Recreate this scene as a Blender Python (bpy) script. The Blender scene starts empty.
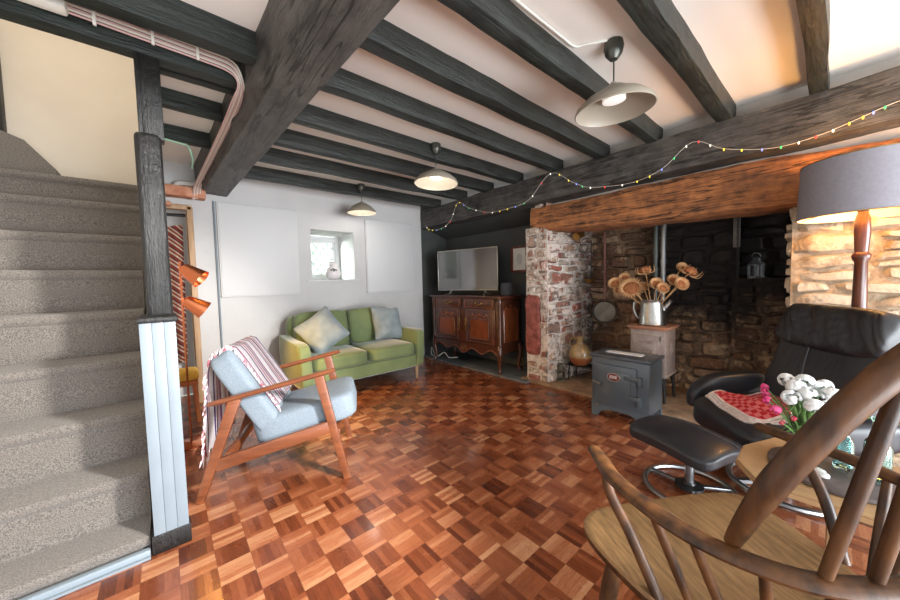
import bpy, bmesh, math, random
from mathutils import Matrix, Vector, noise
random.seed(7)
S = bpy.context.scene
C = S.collection
PI = math.pi

# ---------------------------------------------------------------- camera
cam_d = bpy.data.cameras.new('camera'); cam = bpy.data.objects.new('camera', cam_d); C.objects.link(cam)
cam_d.sensor_width = 36; cam_d.lens = 331/900*36; cam_d.clip_start = .02
cr = Vector((.75721264, -.65274222, -.02359262)); cu = Vector((.05310322, .02552124, .99826285)); cb = Vector((-.65100619, -.75715009, .05398773))
cam.matrix_world = Matrix(((cr.x, cu.x, cb.x, 0), (cr.y, cu.y, cb.y, 0), (cr.z, cu.z, cb.z, 1.2), (0, 0, 0, 1)))
S.camera = cam

# ---------------------------------------------------------------- world, lights, exposure
W = bpy.data.worlds.new('World'); S.world = W; W.use_nodes = True
bg = W.node_tree.nodes['Background']; bg.inputs[0].default_value = (.93, .96, 1, 1); bg.inputs[1].default_value = 1.0
S.view_settings.view_transform = 'Standard'; S.view_settings.look = 'None'; S.view_settings.gamma = 1
S.view_settings.use_curve_mapping = False
S.view_settings.exposure = .5

def area(name, loc, to, size, power, col=(1, 1, 1), sy=None):
    l = bpy.data.lights.new(name, 'AREA'); l.energy = power; l.color = col; l.size = size
    if sy: l.shape = 'RECTANGLE'; l.size_y = sy
    o = bpy.data.objects.new(name, l); C.objects.link(o); o.location = loc
    o.rotation_euler = (Vector(to)-Vector(loc)).to_track_quat('-Z', 'Y').to_euler(); return o
beam = area('window_daylight', (1.55, -.85, 2.05), (-.25, 2.4, .45), .3, 1, (1, .97, .93))
sl = bpy.data.lights.new('window_sunbeam', 'SPOT'); sl.energy = 820; sl.color = (1, .97, .93); sl.spot_size = .95; sl.spot_blend = .55; sl.shadow_soft_size = .13
beam.data = sl; beam.name = 'window_sunbeam'
area('front_fill', (2.3, -4.4, 1.3), (1.5, 3.0, 1.35), 3.2, 340, (.88, .94, 1), 2.0)  # unseen fill light added behind the camera, outside the open front
area('ceiling_uplight', (.9, -1.8, .5), (1.6, 2.2, 2.5), 2.6, 66, (.9, .95, 1), .8)  # added low uplight to brighten ceiling and joists; no patio door here
area('back_window_daylight', (1.12, 5.5, 1.85), (2.0, 4.6, 1.6), .6, 110, (.94, .98, 1))
area('garden_daylight', (1.7, 4.95, 3.4), (1.9, 6.0, 1.2), 1.0, 70, (.97, 1, .97))
area('landing_fill', (-.55, 3.0, 3.8), (-.55, 3.6, 1.5), .8, 11, (1, .95, .86))  # unseen light added upstairs to brighten the stair wall

def point(name, loc, power, col, r=.03):
    l = bpy.data.lights.new(name, 'POINT'); l.energy = power; l.color = col; l.shadow_soft_size = r
    o = bpy.data.objects.new(name, l); C.objects.link(o); o.location = loc; return o

# ---------------------------------------------------------------- materials
def lin(c):
    f = lambda x: x/12.92 if x <= .04045 else ((x+.055)/1.055)**2.4
    return tuple(f(v/255) for v in c)+(1,)
class NT:
    def __init__(s, name):
        s.m = bpy.data.materials.new(name); s.m.use_nodes = True; s.t = s.m.node_tree; s.t.nodes.clear()
        s.out = s.n('ShaderNodeOutputMaterial'); s.p = s.n('ShaderNodeBsdfPrincipled'); s.l(s.p.outputs[0], s.out.inputs[0])
    def n(s, k, **kw):
        x = s.t.nodes.new(k)
        for a, v in kw.items(): setattr(x, a, v)
        return x
    def l(s, a, b): s.t.links.new(a, b)
    def math(s, op, a, b=None, c=None):
        x = s.n('ShaderNodeMath', operation=op)
        for i, v in enumerate((a, b, c)):
            if v is None: continue
            if isinstance(v, (int, float)): x.inputs[i].default_value = v
            else: s.l(v, x.inputs[i])
        return x.outputs[0]
    def coord(s, kind='Object', scale=(1, 1, 1)):
        if kind == 'World': o = s.n('ShaderNodeNewGeometry').outputs['Position']
        else: o = s.n('ShaderNodeTexCoord').outputs[kind]
        mp = s.n('ShaderNodeMapping'); mp.inputs['Scale'].default_value = scale; s.l(o, mp.inputs[0]); return mp.outputs[0]
    def noise(s, v, scale, detail=4, rough=.55):
        x = s.n('ShaderNodeTexNoise'); x.inputs['Scale'].default_value = scale; x.inputs['Detail'].default_value = detail
        x.inputs['Roughness'].default_value = rough; s.l(v, x.inputs['Vector']); return x.outputs['Fac']
    def ramp(s, f, stops, interp='LINEAR'):
        x = s.n('ShaderNodeValToRGB'); s.l(f, x.inputs[0]); r = x.color_ramp; r.interpolation = interp
        while len(r.elements) < len(stops): r.elements.new(.5)
        for e, (p, c) in zip(r.elements, stops): e.position = p; e.color = lin(c)
        return x.outputs[0]
    def mix(s, f, a, b, mode='MIX'):
        x = s.n('ShaderNodeMix', data_type='RGBA', blend_type=mode)
        for i, v in ((0, f), (6, a), (7, b)):
            if isinstance(v, (int, float)): x.inputs[i].default_value = v
            elif isinstance(v, tuple): x.inputs[i].default_value = v
            else: s.l(v, x.inputs[i])
        return x.outputs[2]
    def bump(s, h, strength=.3, dist=.01):
        b = s.n('ShaderNodeBump'); b.inputs['Strength'].default_value = strength; b.inputs['Distance'].default_value = dist
        s.l(h, b.inputs['Height']); s.l(b.outputs[0], s.p.inputs['Normal'])
    def set(s, **kw):
        for k, v in kw.items(): s.p.inputs[k.replace('_', ' ')].default_value = v
        return s

def M(name, c1, c2=None, rough=.6, metal=0, scale=8, stretch=(1, 1, 1), bump=0, bdist=.01, kind='Object', pos=(.3, .7), sheen=0, detail=5, bscale=None, spec=.5, coat=0):
    t = NT(name); t.set(Roughness=rough, Metallic=metal); t.p.inputs['Specular IOR Level'].default_value = spec
    v = t.coord(kind, stretch); f = t.noise(v, scale, detail)
    if c2: t.l(t.ramp(f, [(pos[0], c1), (pos[1], c2)]), t.p.inputs['Base Color'])
    else: t.p.inputs['Base Color'].default_value = lin(c1)
    if bump: t.bump(t.noise(v, bscale or scale*2, 6, .65), bump, bdist)
    if sheen: t.p.inputs['Sheen Weight'].default_value = sheen; t.p.inputs['Sheen Roughness'].default_value = .35
    if coat: t.p.inputs['Coat Weight'].default_value = coat; t.p.inputs['Coat Roughness'].default_value = .15
    return t.m

def parquet():
    t = NT('parquet'); T = .1235
    pos = t.n('ShaderNodeNewGeometry').outputs['Position']; sp = t.n('ShaderNodeSeparateXYZ'); t.l(pos, sp.inputs[0])
    x = t.math('DIVIDE', t.math('SUBTRACT', sp.outputs[0], .849), T); y = t.math('DIVIDE', t.math('SUBTRACT', sp.outputs[1], 1.205), T)
    ix = t.math('FLOOR', x); iy = t.math('FLOOR', y); fx = t.math('SUBTRACT', x, ix); fy = t.math('SUBTRACT', y, iy)
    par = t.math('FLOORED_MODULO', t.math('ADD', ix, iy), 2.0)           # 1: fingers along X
    ac = t.math('ADD', t.math('MULTIPLY', fy, par), t.math('MULTIPLY', fx, t.math('SUBTRACT', 1.0, par)))
    al = t.math('ADD', t.math('MULTIPLY', fx, par), t.math('MULTIPLY', fy, t.math('SUBTRACT', 1.0, par)))
    a5 = t.math('MULTIPLY', ac, 5.0); fi = t.math('FLOOR', a5); ff = t.math('SUBTRACT', a5, fi)
    cb_ = t.n('ShaderNodeCombineXYZ'); t.l(ix, cb_.inputs[0]); t.l(iy, cb_.inputs[1]); t.l(fi, cb_.inputs[2])
    wn = t.n('ShaderNodeTexWhiteNoise', noise_dimensions='3D'); t.l(cb_.outputs[0], wn.inputs['Vector'])
    cb3 = t.n('ShaderNodeCombineXYZ'); t.l(ix, cb3.inputs[0]); t.l(iy, cb3.inputs[1])
    wt = t.n('ShaderNodeTexWhiteNoise', noise_dimensions='3D'); t.l(cb3.outputs[0], wt.inputs['Vector'])
    g = t.n('ShaderNodeCombineXYZ'); t.l(t.math('MULTIPLY', al, 1.2), g.inputs[0]); t.l(t.math('MULTIPLY', ac, 14.0), g.inputs[1])
    t.l(t.math('ADD', t.math('MULTIPLY', wn.outputs[0], 40.0), t.math('ADD', ix, t.math('MULTIPLY', iy, 3.7))), g.inputs[2])
    gr = t.noise(g.outputs[0], 2.2, 6, .65)
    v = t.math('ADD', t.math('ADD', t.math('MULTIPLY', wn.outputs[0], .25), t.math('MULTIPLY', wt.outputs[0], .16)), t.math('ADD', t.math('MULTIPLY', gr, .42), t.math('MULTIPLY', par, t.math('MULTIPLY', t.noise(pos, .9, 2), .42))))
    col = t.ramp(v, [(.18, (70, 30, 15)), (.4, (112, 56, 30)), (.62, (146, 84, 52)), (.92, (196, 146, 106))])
    # par above lightens tiles: grain sheen put into the colour, in worn patches
    e1 = t.math('MINIMUM', ff, t.math('SUBTRACT', 1.0, ff)); e2 = t.math('MINIMUM', al, t.math('SUBTRACT', 1.0, al)); e3 = t.math('MINIMUM', ac, t.math('SUBTRACT', 1.0, ac))
    gap = t.math('MAXIMUM', t.math('LESS_THAN', e1, .035), t.math('MAXIMUM', t.math('LESS_THAN', e2, .011), t.math('LESS_THAN', e3, .011)))
    gapb = t.math('MULTIPLY', gap, .28)
    col = t.mix(gapb, col, lin((60, 28, 14)))
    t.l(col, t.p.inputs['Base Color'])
    rr = t.math('ADD', .17, t.math('MULTIPLY', t.noise(pos, 3.5, 5), .22)); t.l(rr, t.p.inputs['Roughness'])
    h = t.math('SUBTRACT', t.math('MULTIPLY', gr, .25), t.math('ADD', gap, t.math('MULTIPLY', wn.outputs[0], .5)))
    t.bump(h, .18, .002); t.set(Coat_Weight=.25, Coat_Roughness=.12)
    return t.m

def stone_mat(name, stops, soot=None, scale=16, bump=.7, wash=None):
    t = NT(name); g = t.n('ShaderNodeNewGeometry'); v = t.coord('World')
    col = t.ramp(g.outputs['Random Per Island'], stops, 'LINEAR')
    f = t.noise(v, scale, 8, .7); f2 = t.noise(v, scale*3.3, 5, .7)
    col = t.mix(.65, col, t.ramp(f, [(.3, (96, 86, 78)), (.5, (200, 190, 180)), (.7, (255, 250, 240))]), 'MULTIPLY')
    col = t.mix(t.math('MULTIPLY', t.math('GREATER_THAN', f2, .6), .3), col, lin((205, 195, 182)))
    if wash:                                          # limewash clinging to part of the stones, grime in other parts
        fw = t.noise(v, wash[1], 8, .72)
        col = t.mix(t.ramp(fw, [(wash[2], (0, 0, 0)), (wash[2]+.07, (230, 230, 230))]), col, lin(wash[0]))
        fd = t.noise(v, 11, 7, .75); col = t.mix(t.ramp(fd, [(.56, (0, 0, 0)), (.68, (150, 150, 150))]), col, lin(wash[3]))
    if soot: col = soot(t, v, col)
    t.l(col, t.p.inputs['Base Color']); t.set(Roughness=.92); t.bump(t.math('ADD', f, t.math('MULTIPLY', f2, .6)), bump, .02)
    return t.m
def soot_back(t, v, col):
    # stove soot baked into the stones: heavy above the old stove, thinning low down and towards the left cheek
    sp = t.n('ShaderNodeSeparateXYZ'); t.l(v, sp.inputs[0])
    n = t.noise(v, 4.5, 6, .7)
    k = t.math('ADD', t.math('MULTIPLY', t.math('SUBTRACT', sp.outputs[2], .5), 2.2), t.math('MULTIPLY', t.math('SUBTRACT', n, .5), 4.5))
    k2 = t.math('SUBTRACT', 1.5, sp.outputs[1])
    k = t.math('MINIMUM', k, t.math('ADD', t.math('MULTIPLY', k2, 2.8), t.math('MULTIPLY', t.math('SUBTRACT', n, .5), 2.2)))
    k = t.n_clamp(k) if hasattr(t, 'n_clamp') else t.math('MINIMUM', t.math('MAXIMUM', k, 0.0), .96)
    return t.mix(k, col, lin((26, 23, 23)))
def soot_left(t, v, col):
    sp = t.n('ShaderNodeSeparateXYZ'); t.l(v, sp.inputs[0])
    n = t.noise(v, 5.5, 6, .7)
    k = t.math('ADD', t.math('MULTIPLY', t.math('SUBTRACT', sp.outputs[0], 3.62), 1.3), t.math('MULTIPLY', t.math('SUBTRACT', n, .5), 2.6))
    k = t.math('MINIMUM', t.math('MAXIMUM', k, 0.0), .8)
    return t.mix(k, col, lin((38, 34, 33)))

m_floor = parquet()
m_ceil = M('ceiling_cream', (244, 240, 232), (238, 233, 225), .9, scale=1.2, bump=.08, bscale=30)
m_white = M('white_wall', (194, 192, 190), (182, 180, 178), .75, scale=2, bump=.25, bscale=9, bdist=.012)
m_panel = M('panel_white', (200, 199, 198), None, .5)
m_cream = M('stair_wall_cream', (226, 218, 204), (216, 206, 192), .8, scale=1.5, bump=.1, bscale=12)
m_dark = M('dark_wall', (66, 68, 66), (56, 58, 57), .7, scale=3, bump=.15, bscale=14)
m_plaster = M('grey_plaster', (206, 200, 192), (188, 182, 174), .8, scale=3, bump=.2, bscale=14)
def beam_mat(name, c1, c2, rough=.42, st=(1, 9, 9), crack=True):
    t = NT(name); v = t.coord('World', st); f = t.noise(v, 2.5, 7, .65); w = t.noise(t.coord('World'), 7, 6, .65)
    fine = t.noise(t.coord('World', st), 9, 6, .7)
    col = t.mix(.5, t.ramp(f, [(.3, c1), (.72, c2)]), t.ramp(w, [(.34, c1), (.68, c2)]))
    ck = t.math('ABSOLUTE', t.math('SUBTRACT', t.noise(t.coord('World', tuple(.45 if q < 2 else q*.9 for q in st)), 1.6, 3, .5), .5))
    crk = t.math('LESS_THAN', ck, .012); col = t.mix(t.math('MULTIPLY', crk, .75), col, lin(tuple(int(q*.4) for q in c1)))
    col = t.mix(.45, col, t.ramp(fine, [(.3, (110, 110, 110)), (.7, (255, 255, 255))]), 'MULTIPLY'); t.l(col, t.p.inputs['Base Color'])
    t.l(t.math('ADD', rough-.1, t.math('MULTIPLY', w, .3)), t.p.inputs['Roughness'])
    t.bump(t.math('SUBTRACT', t.math('ADD', f, t.math('ADD', t.math('MULTIPLY', w, .7), t.math('MULTIPLY', fine, .4))), crk), .7, .02); return t.m
m_joist = beam_mat('black_joist_paint', (20, 23, 21), (54, 59, 53), .4)
m_beam = beam_mat('black_beam_paint', (24, 23, 22), (108, 104, 99), .42, (9, 1, 9))
m_hdr = beam_mat('green_black_joist_paint', (14, 22, 18), (36, 48, 41), .45)
m_mantel = beam_mat('old_mantel_oak', (36, 20, 13), (216, 140, 84), .8, (7, 1.2, 12))
m_post = beam_mat('gloss_black_post', (9, 9, 9), (24, 22, 20), .42, (8, 8, 1))
m_carpet = M('grey_carpet', (70, 64, 60), (136, 129, 122), .98, scale=210, bump=.9, bscale=260, bdist=.006, kind='World', detail=3, sheen=.2)
m_clad = M('pale_blue_paint', (122, 133, 141), (112, 123, 131), .5, scale=4)
m_slab = M('slate_slab', (78, 82, 84), (100, 102, 102), .55, scale=6, bump=.2)
m_hearth = M('hearth_stone', (96, 74, 56), (150, 124, 98), .85, scale=9, bump=.5)
m_green = M('green_velvet', (94, 108, 70), (118, 130, 84), .8, scale=3, bump=.08, bscale=40, sheen=.55)
m_greyvel = M('grey_velvet', (112, 124, 128), (146, 156, 158), .75, scale=6, bump=.1, bscale=30, sheen=.5)
m_fab = M('grey_chair_fabric', (106, 118, 129), (132, 144, 153), .9, scale=180, bump=.3, bscale=300, bdist=.003)
m_teak = M('teak_frame', (98, 52, 30), (134, 78, 48), .38, scale=4, stretch=(1, 8, 8), coat=.2)
def woodm(name, c1, c2, rough=.35, st=(2, 14, 14), coat=.3):
    t = NT(name); v = t.coord('Object', st); f = t.noise(v, 2.2, 7, .65)
    t.l(t.ramp(f, [(.3, c1), (.72, c2)]), t.p.inputs['Base Color']); t.set(Roughness=rough, Coat_Weight=coat, Coat_Roughness=.2)
    t.bump(f, .1, .003); return t.m
m_cab = woodm('dark_walnut', (50, 24, 15), (92, 48, 30), .32, (10, 3, 10))
m_cabp = woodm('red_walnut_panel', (84, 40, 22), (130, 68, 36), .3, (10, 10, 2))
m_wind = M('dark_elm', (34, 19, 9), (92, 58, 29), .46, scale=26, stretch=(1, 1, .35), bump=.2, bscale=70, bdist=.003, pos=(.34, .68), detail=8, spec=.35, coat=.08)
m_seat = woodm('worn_elm_seat', (98, 72, 44), (158, 122, 78), .55, (6, 46, 6), .03)
m_table = woodm('pale_beech_top', (160, 126, 88), (178, 144, 106), .4, (14, 2, 4), .1)
m_brass = M('aged_brass', (150, 112, 58), (186, 150, 92), .35, 1, scale=12)
m_copper = M('copper', (214, 132, 92), None, .25, 1)
m_steel = M('brushed_steel', (150, 152, 154), None, .35, 1)
m_pewter = M('pewter', (152, 150, 146), (186, 184, 180), .32, 1, scale=14, bump=.35, bscale=40, bdist=.004)
m_iron = M('black_iron', (34, 32, 31), (52, 50, 48), .55, .6, scale=20, bump=.3)
m_pan = M('tarnished_pan', (84, 80, 70), (116, 110, 98), .45, .7, scale=10)
m_stove = M('grey_enamel', (72, 81, 88), (78, 88, 94), .35, 0, scale=3, coat=.3)
m_fstove = M('taupe_cast_iron', (136, 122, 116), (160, 146, 138), .5, .25, scale=20, bump=.15)
m_fstovet = M('rusty_top', (172, 112, 80), (150, 118, 100), .6, .2, scale=10)
m_black = M('black_plastic', (18, 18, 19), None, .4)
m_dkgrey = M('speaker_cloth', (52, 53, 56), (62, 63, 66), .9, scale=200)
m_screen = M('tv_screen', (12, 12, 13), None, .1, spec=1, coat=1); m_screen.node_tree.nodes['Principled BSDF'].inputs['IOR'].default_value = 1.9; m_screen.node_tree.nodes['Principled BSDF'].inputs['Coat Roughness'].default_value = .06
m_silver = M('silver_bezel', (176, 172, 164), None, .3, .9)
def leather():
    t = NT('black_leather'); v = t.coord('Object'); f = t.noise(v, 5, 5, .6); vo = t.n('ShaderNodeTexVoronoi'); vo.inputs['Scale'].default_value = 160; t.l(v, vo.inputs['Vector'])
    t.l(t.ramp(f, [(.3, (25, 25, 27)), (.75, (46, 46, 48))]), t.p.inputs['Base Color'])
    t.l(t.math('ADD', .26, t.math('MULTIPLY', f, .28)), t.p.inputs['Roughness'])
    w = t.noise(t.coord('Object', (1, 5, 1.6)), 5, 3, .5)
    t.bump(t.math('ADD', t.math('MULTIPLY', vo.outputs[0], .05), w), .35, .012); return t.m
m_leather = leather()
m_leather2 = M('black_leather_smooth', (30, 31, 35), (44, 45, 50), .36, scale=4, bump=.12, bscale=120, bdist=.003)
m_seam = M('leather_piping', (74, 74, 78), None, .4)
m_pole = woodm('lamp_pole_mahogany', (48, 22, 14), (104, 54, 30), .28, (10, 10, 2))
m_shade = M('grey_shade_fabric', (132, 130, 137), (124, 122, 129), .85, scale=60)
m_shadein = M('shade_lining', (248, 232, 196), None, .7)
m_pend = M('beige_enamel', (146, 137, 122), None, .45)
m_pendin = M('beige_enamel_inside', (160, 150, 136), None, .5)
m_bronze = M('grey_bronze', (84, 86, 80), None, .35, .7)
m_ceramic = M('white_ceramic', (226, 220, 218), (214, 200, 202), .35, scale=8)
m_stoneware = M('stoneware', (126, 100, 66), (182, 158, 118), .3, scale=5, coat=.5)
m_stoneware2 = M('stoneware_foot', (120, 66, 40), (150, 88, 52), .35, scale=5, coat=.4)
m_dried = M('dried_straw', (176, 128, 86), (212, 170, 122), .9, scale=30)
m_driedc = M('dried_seed', (126, 72, 40), (184, 120, 74), .95, scale=60, bump=.8)
m_cable = M('white_cable', (214, 208, 194), None, .5)
m_cablep = M('pink_cable', (196, 160, 156), None, .5)
m_plastic = M('white_plastic', (232, 232, 224), None, .4)
m_red = M('red_plastic', (190, 24, 28), None, .4)
m_slate = M('slate_board', (72, 63, 61), (94, 83, 80), .6, scale=20, bump=.2)
m_petal = M('white_petal', (222, 222, 222), (204, 208, 206), .7, scale=30)
m_pink = M('magenta_petal', (196, 36, 104), (226, 96, 148), .6, scale=25)
m_crim = M('crimson_petal', (176, 24, 60), (206, 60, 88), .6, scale=25)
m_stem = M('green_stem', (84, 128, 66), (126, 160, 92), .6, scale=20)
m_led = {}
for k, c in dict(red=(230, 60, 50), yellow=(240, 210, 60), green=(60, 190, 110), blue=(120, 140, 240), white=(245, 240, 225)).items():
    mm = M('bulb_'+k, c, None, .3); mm.node_tree.nodes['Principled BSDF'].inputs['Emission Color'].default_value = lin(c); mm.node_tree.nodes['Principled BSDF'].inputs['Emission Strength'].default_value = .9; m_led[k] = mm
def emis(name, c, s):
    m_ = M(name, c, None, .5); p = m_.node_tree.nodes['Principled BSDF']; p.inputs['Emission Color'].default_value = lin(c); p.inputs['Emission Strength'].default_value = s; return m_
m_bulb = emis('warm_bulb', (255, 214, 150), 5)
m_bulbw = emis('pale_bulb', (250, 246, 240), .25)
def glass(name, col, rough=.03):
    t = NT(name); t.set(Roughness=rough); t.p.inputs['Transmission Weight'].default_value = 1; t.p.inputs['Base Color'].default_value = col; t.p.inputs['IOR'].default_value = 1.35; return t.m
m_teal = glass('pale_teal_glass', (.62, .86, .83, 1))
m_clear = glass('clear_glass', (.94, .97, .96, 1))
def pane_glass():
    t = NT('thin_window_glass'); tr = t.n('ShaderNodeBsdfTransparent'); tr.inputs[0].default_value = (.92, .97, .94, 1); gl = t.n('ShaderNodeBsdfGlossy'); gl.inputs['Roughness'].default_value = .05
    mx = t.n('ShaderNodeMixShader'); mx.inputs[0].default_value = .06; t.l(tr.outputs[0], mx.inputs[1]); t.l(gl.outputs[0], mx.inputs[2]); t.l(mx.outputs[0], t.out.inputs[0]); return t.m
m_pane = pane_glass()
m_lead = M('window_lead', (96, 116, 104), None, .6)
m_hedge = M('garden_hedge', (190, 208, 192), (232, 240, 230), .9, scale=6)
def stripes(name, axis, stops, freq, rough=.95, kind='Object', skew=0):
    t = NT(name); v = t.coord(kind); sp = t.n('ShaderNodeSeparateXYZ'); t.l(v, sp.inputs[0])
    a = sp.outputs[axis]
    if skew: a = t.math('ADD', a, t.math('MULTIPLY', sp.outputs[0], skew))
    f = t.math('FRACT', t.math('MULTIPLY', a, freq))
    col = t.ramp(f, stops, 'CONSTANT'); n = t.noise(v, 120, 3)
    col = t.mix(.35, col, t.ramp(n, [(.3, (120, 120, 120)), (.7, (255, 255, 255))]), 'MULTIPLY')
    t.l(col, t.p.inputs['Base Color']); t.set(Roughness=rough); t.bump(n, .5, .004); return t.m
m_throw = stripes('striped_throw', 1, [(0, (224, 218, 222)), (.18, (78, 44, 110)), (.26, (226, 214, 218)), (.4, (178, 44, 76)), (.47, (230, 222, 224)), (.6, (52, 48, 96)), (.68, (214, 190, 196)), (.8, (150, 92, 140)), (.88, (232, 226, 226))], 6.0)
m_fringe = M('throw_fringe', (226, 218, 218), (176, 88, 106), .95, scale=40, pos=(.45, .62))
m_kilim = stripes('kilim_textile', 2, [(0, (150, 66, 52)), (.3, (226, 206, 186)), (.48, (134, 56, 52)), (.6, (186, 108, 74)), (.72, (224, 206, 188)), (.84, (110, 60, 64))], 9, skew=.9)
def crochet():
    t = NT('red_white_weave'); v = t.coord('Object', (38, 38, 38)); ck = t.n('ShaderNodeTexChecker'); ck.inputs['Scale'].default_value = 1.0; t.l(v, ck.inputs[0])
    ck.inputs[1].default_value = lin((206, 40, 52)); ck.inputs[2].default_value = lin((232, 130, 132)); t.l(ck.outputs[0], t.p.inputs['Base Color']); t.set(Roughness=.95)
    t.bump(t.noise(v, 3, 3), .6, .006); return t.m
m_crochet = crochet()
m_wool = M('white_wool', (226, 218, 212), (196, 176, 172), .95, scale=60, bump=.8)
m_orange = M('orange_wood', (176, 92, 44), (204, 120, 64), .45, scale=5)
m_mustard = M('mustard_cloth', (214, 164, 52), (226, 182, 84), .9, scale=40)
m_pine = M('bare_pine', (150, 118, 86), (176, 144, 110), .6, scale=4, stretch=(8, 8, 1))
m_brick = M('old_brick', (168, 108, 82), (198, 146, 116), .9, scale=12, bump=.6)
m_paper = M('sketch_paper', (224, 226, 220), (200, 206, 204), .8, scale=5)
m_frame = M('red_brown_frame', (84, 38, 26), (112, 56, 38), .35, scale=8)
m_badge = M('badge_red', (112, 44, 42), None, .3)
m_cream_txt = M('pale_lettering', (226, 222, 214), None, .4)

# ---------------------------------------------------------------- mesh helpers
class B:
    def __init__(s, M0=None): s.bm = bmesh.new(); s.M = M0 or Matrix(); s.mi = 0; s.done = set()
    def _fin(s, verts, M=None):
        T = s.M @ M if M is not None else s.M
        for v in verts: v.co = T @ v.co
        if s.mi:
            fs = set()
            for v in verts: fs.update(v.link_faces)
            for f in fs: f.material_index = s.mi
        return s
    def box(s, c, d, R=None, bev=0, seg=2):
        r = bmesh.ops.create_cube(s.bm, size=1); vs = r['verts']
        for v in vs: v.co = Vector((v.co.x*d[0], v.co.y*d[1], v.co.z*d[2]))
        if bev:
            es = list({e for v in vs for e in v.link_edges})
            rb = bmesh.ops.bevel(s.bm, geom=es, offset=bev, segments=seg, affect='EDGES', profile=.5, clamp_overlap=True)
            vs = list(set(rb['verts']) | {v for v in vs if v.is_valid})
        T = Matrix.Translation(c)
        if R is not None: T = T @ (R if isinstance(R, Matrix) else rot(*R))
        return s._fin(vs, T)
    def bar(s, a, b, w, h, up=(0, 0, 1), bev=0, w2=None, h2=None):   # rectangular bar from a to b
        a, b = Vector(a), Vector(b); x = (b-a); L = x.length; x.normalize(); z = Vector(up); y = z.cross(x).normalized(); z = x.cross(y)
        R = Matrix((x, y, z)).transposed().to_4x4()
        r = bmesh.ops.create_cube(s.bm, size=1); vs = r['verts']
        for v in vs:
            k = v.co.x > 0
            v.co = Vector((v.co.x*L, v.co.y*(w2 if k and w2 else w), v.co.z*(h2 if k and h2 else h)))
        if bev:
            es = list({e for v in vs for e in v.link_edges})
            rb = bmesh.ops.bevel(s.bm, geom=es, offset=bev, segments=2, affect='EDGES', profile=.5, clamp_overlap=True)
            vs = list(set(rb['verts']) | {v for v in vs if v.is_valid})
        return s._fin(vs, Matrix.Translation((a+b)/2) @ R)
    def tube(s, pts, r, n=10, closed=False, flat=None):
        P = [Vector(p) for p in pts]; N = len(P); rs = r if isinstance(r, (list, tuple)) else [r]*N
        rings = []; prev = None; allv = []
        for i in range(N):
            if closed: t = P[(i+1) % N]-P[i-1]
            else: t = P[min(i+1, N-1)]-P[max(i-1, 0)]
            t.normalize()
            if prev is None:
                u = t.orthogonal().normalized() if abs(t.z) > .95 else Vector((0, 0, 1)).cross(t).normalized()
            else: u = (prev-t*prev.dot(t)).normalized()
            prev = u; w = t.cross(u); ring = []
            for k in range(n):
                a = 2*PI*k/n
                q = u*math.cos(a)*rs[i]+w*math.sin(a)*rs[i]*(flat or 1)
                ring.append(s.bm.verts.new(P[i]+q))
            rings.append(ring); allv += ring
        for i in range(N if closed else N-1):
            A, Bq = rings[i], rings[(i+1) % N]
            for k in range(n): s.bm.faces.new((A[k], A[(k+1) % n], Bq[(k+1) % n], Bq[k]))
        if not closed:
            s.bm.faces.new(list(reversed(rings[0]))); s.bm.faces.new(rings[-1])
        return s._fin(allv)
    def lathe(s, prof, c=(0, 0, 0), n=24, R=None, cap=True):
        rings = []; allv = []
        for (r, z) in prof:
            ring = [s.bm.verts.new((max(r, 1e-4)*math.cos(2*PI*k/n), max(r, 1e-4)*math.sin(2*PI*k/n), z)) for k in range(n)]
            rings.append(ring); allv += ring
        for A, Bq in zip(rings, rings[1:]):
            for k in range(n): s.bm.faces.new((A[k], A[(k+1) % n], Bq[(k+1) % n], Bq[k]))
        if cap: s.bm.faces.new(list(reversed(rings[0]))); s.bm.faces.new(rings[-1])
        T = Matrix.Translation(c)
        if R is not None: T = T @ (R if isinstance(R, Matrix) else rot(*R))
        return s._fin(allv, T)
    def prism(s, poly, d, T=None):                    # polygon in XY, thickness d along Z (centred)
        lo = [s.bm.verts.new((x, y, -d/2)) for x, y in poly]; hi = [s.bm.verts.new((x, y, d/2)) for x, y in poly]
        s.bm.faces.new(list(reversed(lo))); s.bm.faces.new(hi); n = len(poly)
        for k in range(n): s.bm.faces.new((lo[k], lo[(k+1) % n], hi[(k+1) % n], hi[k]))
        return s._fin(lo+hi, T)
    def pad(s, c, d, R=None, e=6, cuts=9, puff=0, warp=None, wr=0, seed=0):   # superellipsoid cushion
        tb = bmesh.new(); r = bmesh.ops.create_cube(tb, size=2)
        bmesh.ops.subdivide_edges(tb, edges=list(tb.edges), cuts=cuts, use_grid_fill=True); tb.verts.ensure_lookup_table(); tb.verts.index_update()
        vs = []
        for v in tb.verts:
            p = v.co.copy(); k = (abs(p.x)**e+abs(p.y)**e+abs(p.z)**e)**(1/e); p = p/k
            q = Vector((p.x*d[0]/2, p.y*d[1]/2, p.z*d[2]/2*(1+puff*(1-p.x*p.x)*(1-p.y*p.y))))
            if wr: q += Vector((0, 0, 1))*wr*noise.noise(Vector((q.x*9+seed, q.y*9, q.z*9)))
            vs.append(s.bm.verts.new(warp(q, p) if warp else q))
        for f in tb.faces: s.bm.faces.new([vs[v.index] for v in f.verts])
        tb.free()
        T = Matrix.Translation(c)
        if R is not None: T = T @ (R if isinstance(R, Matrix) else rot(*R))
        return s._fin(vs, T)
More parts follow.
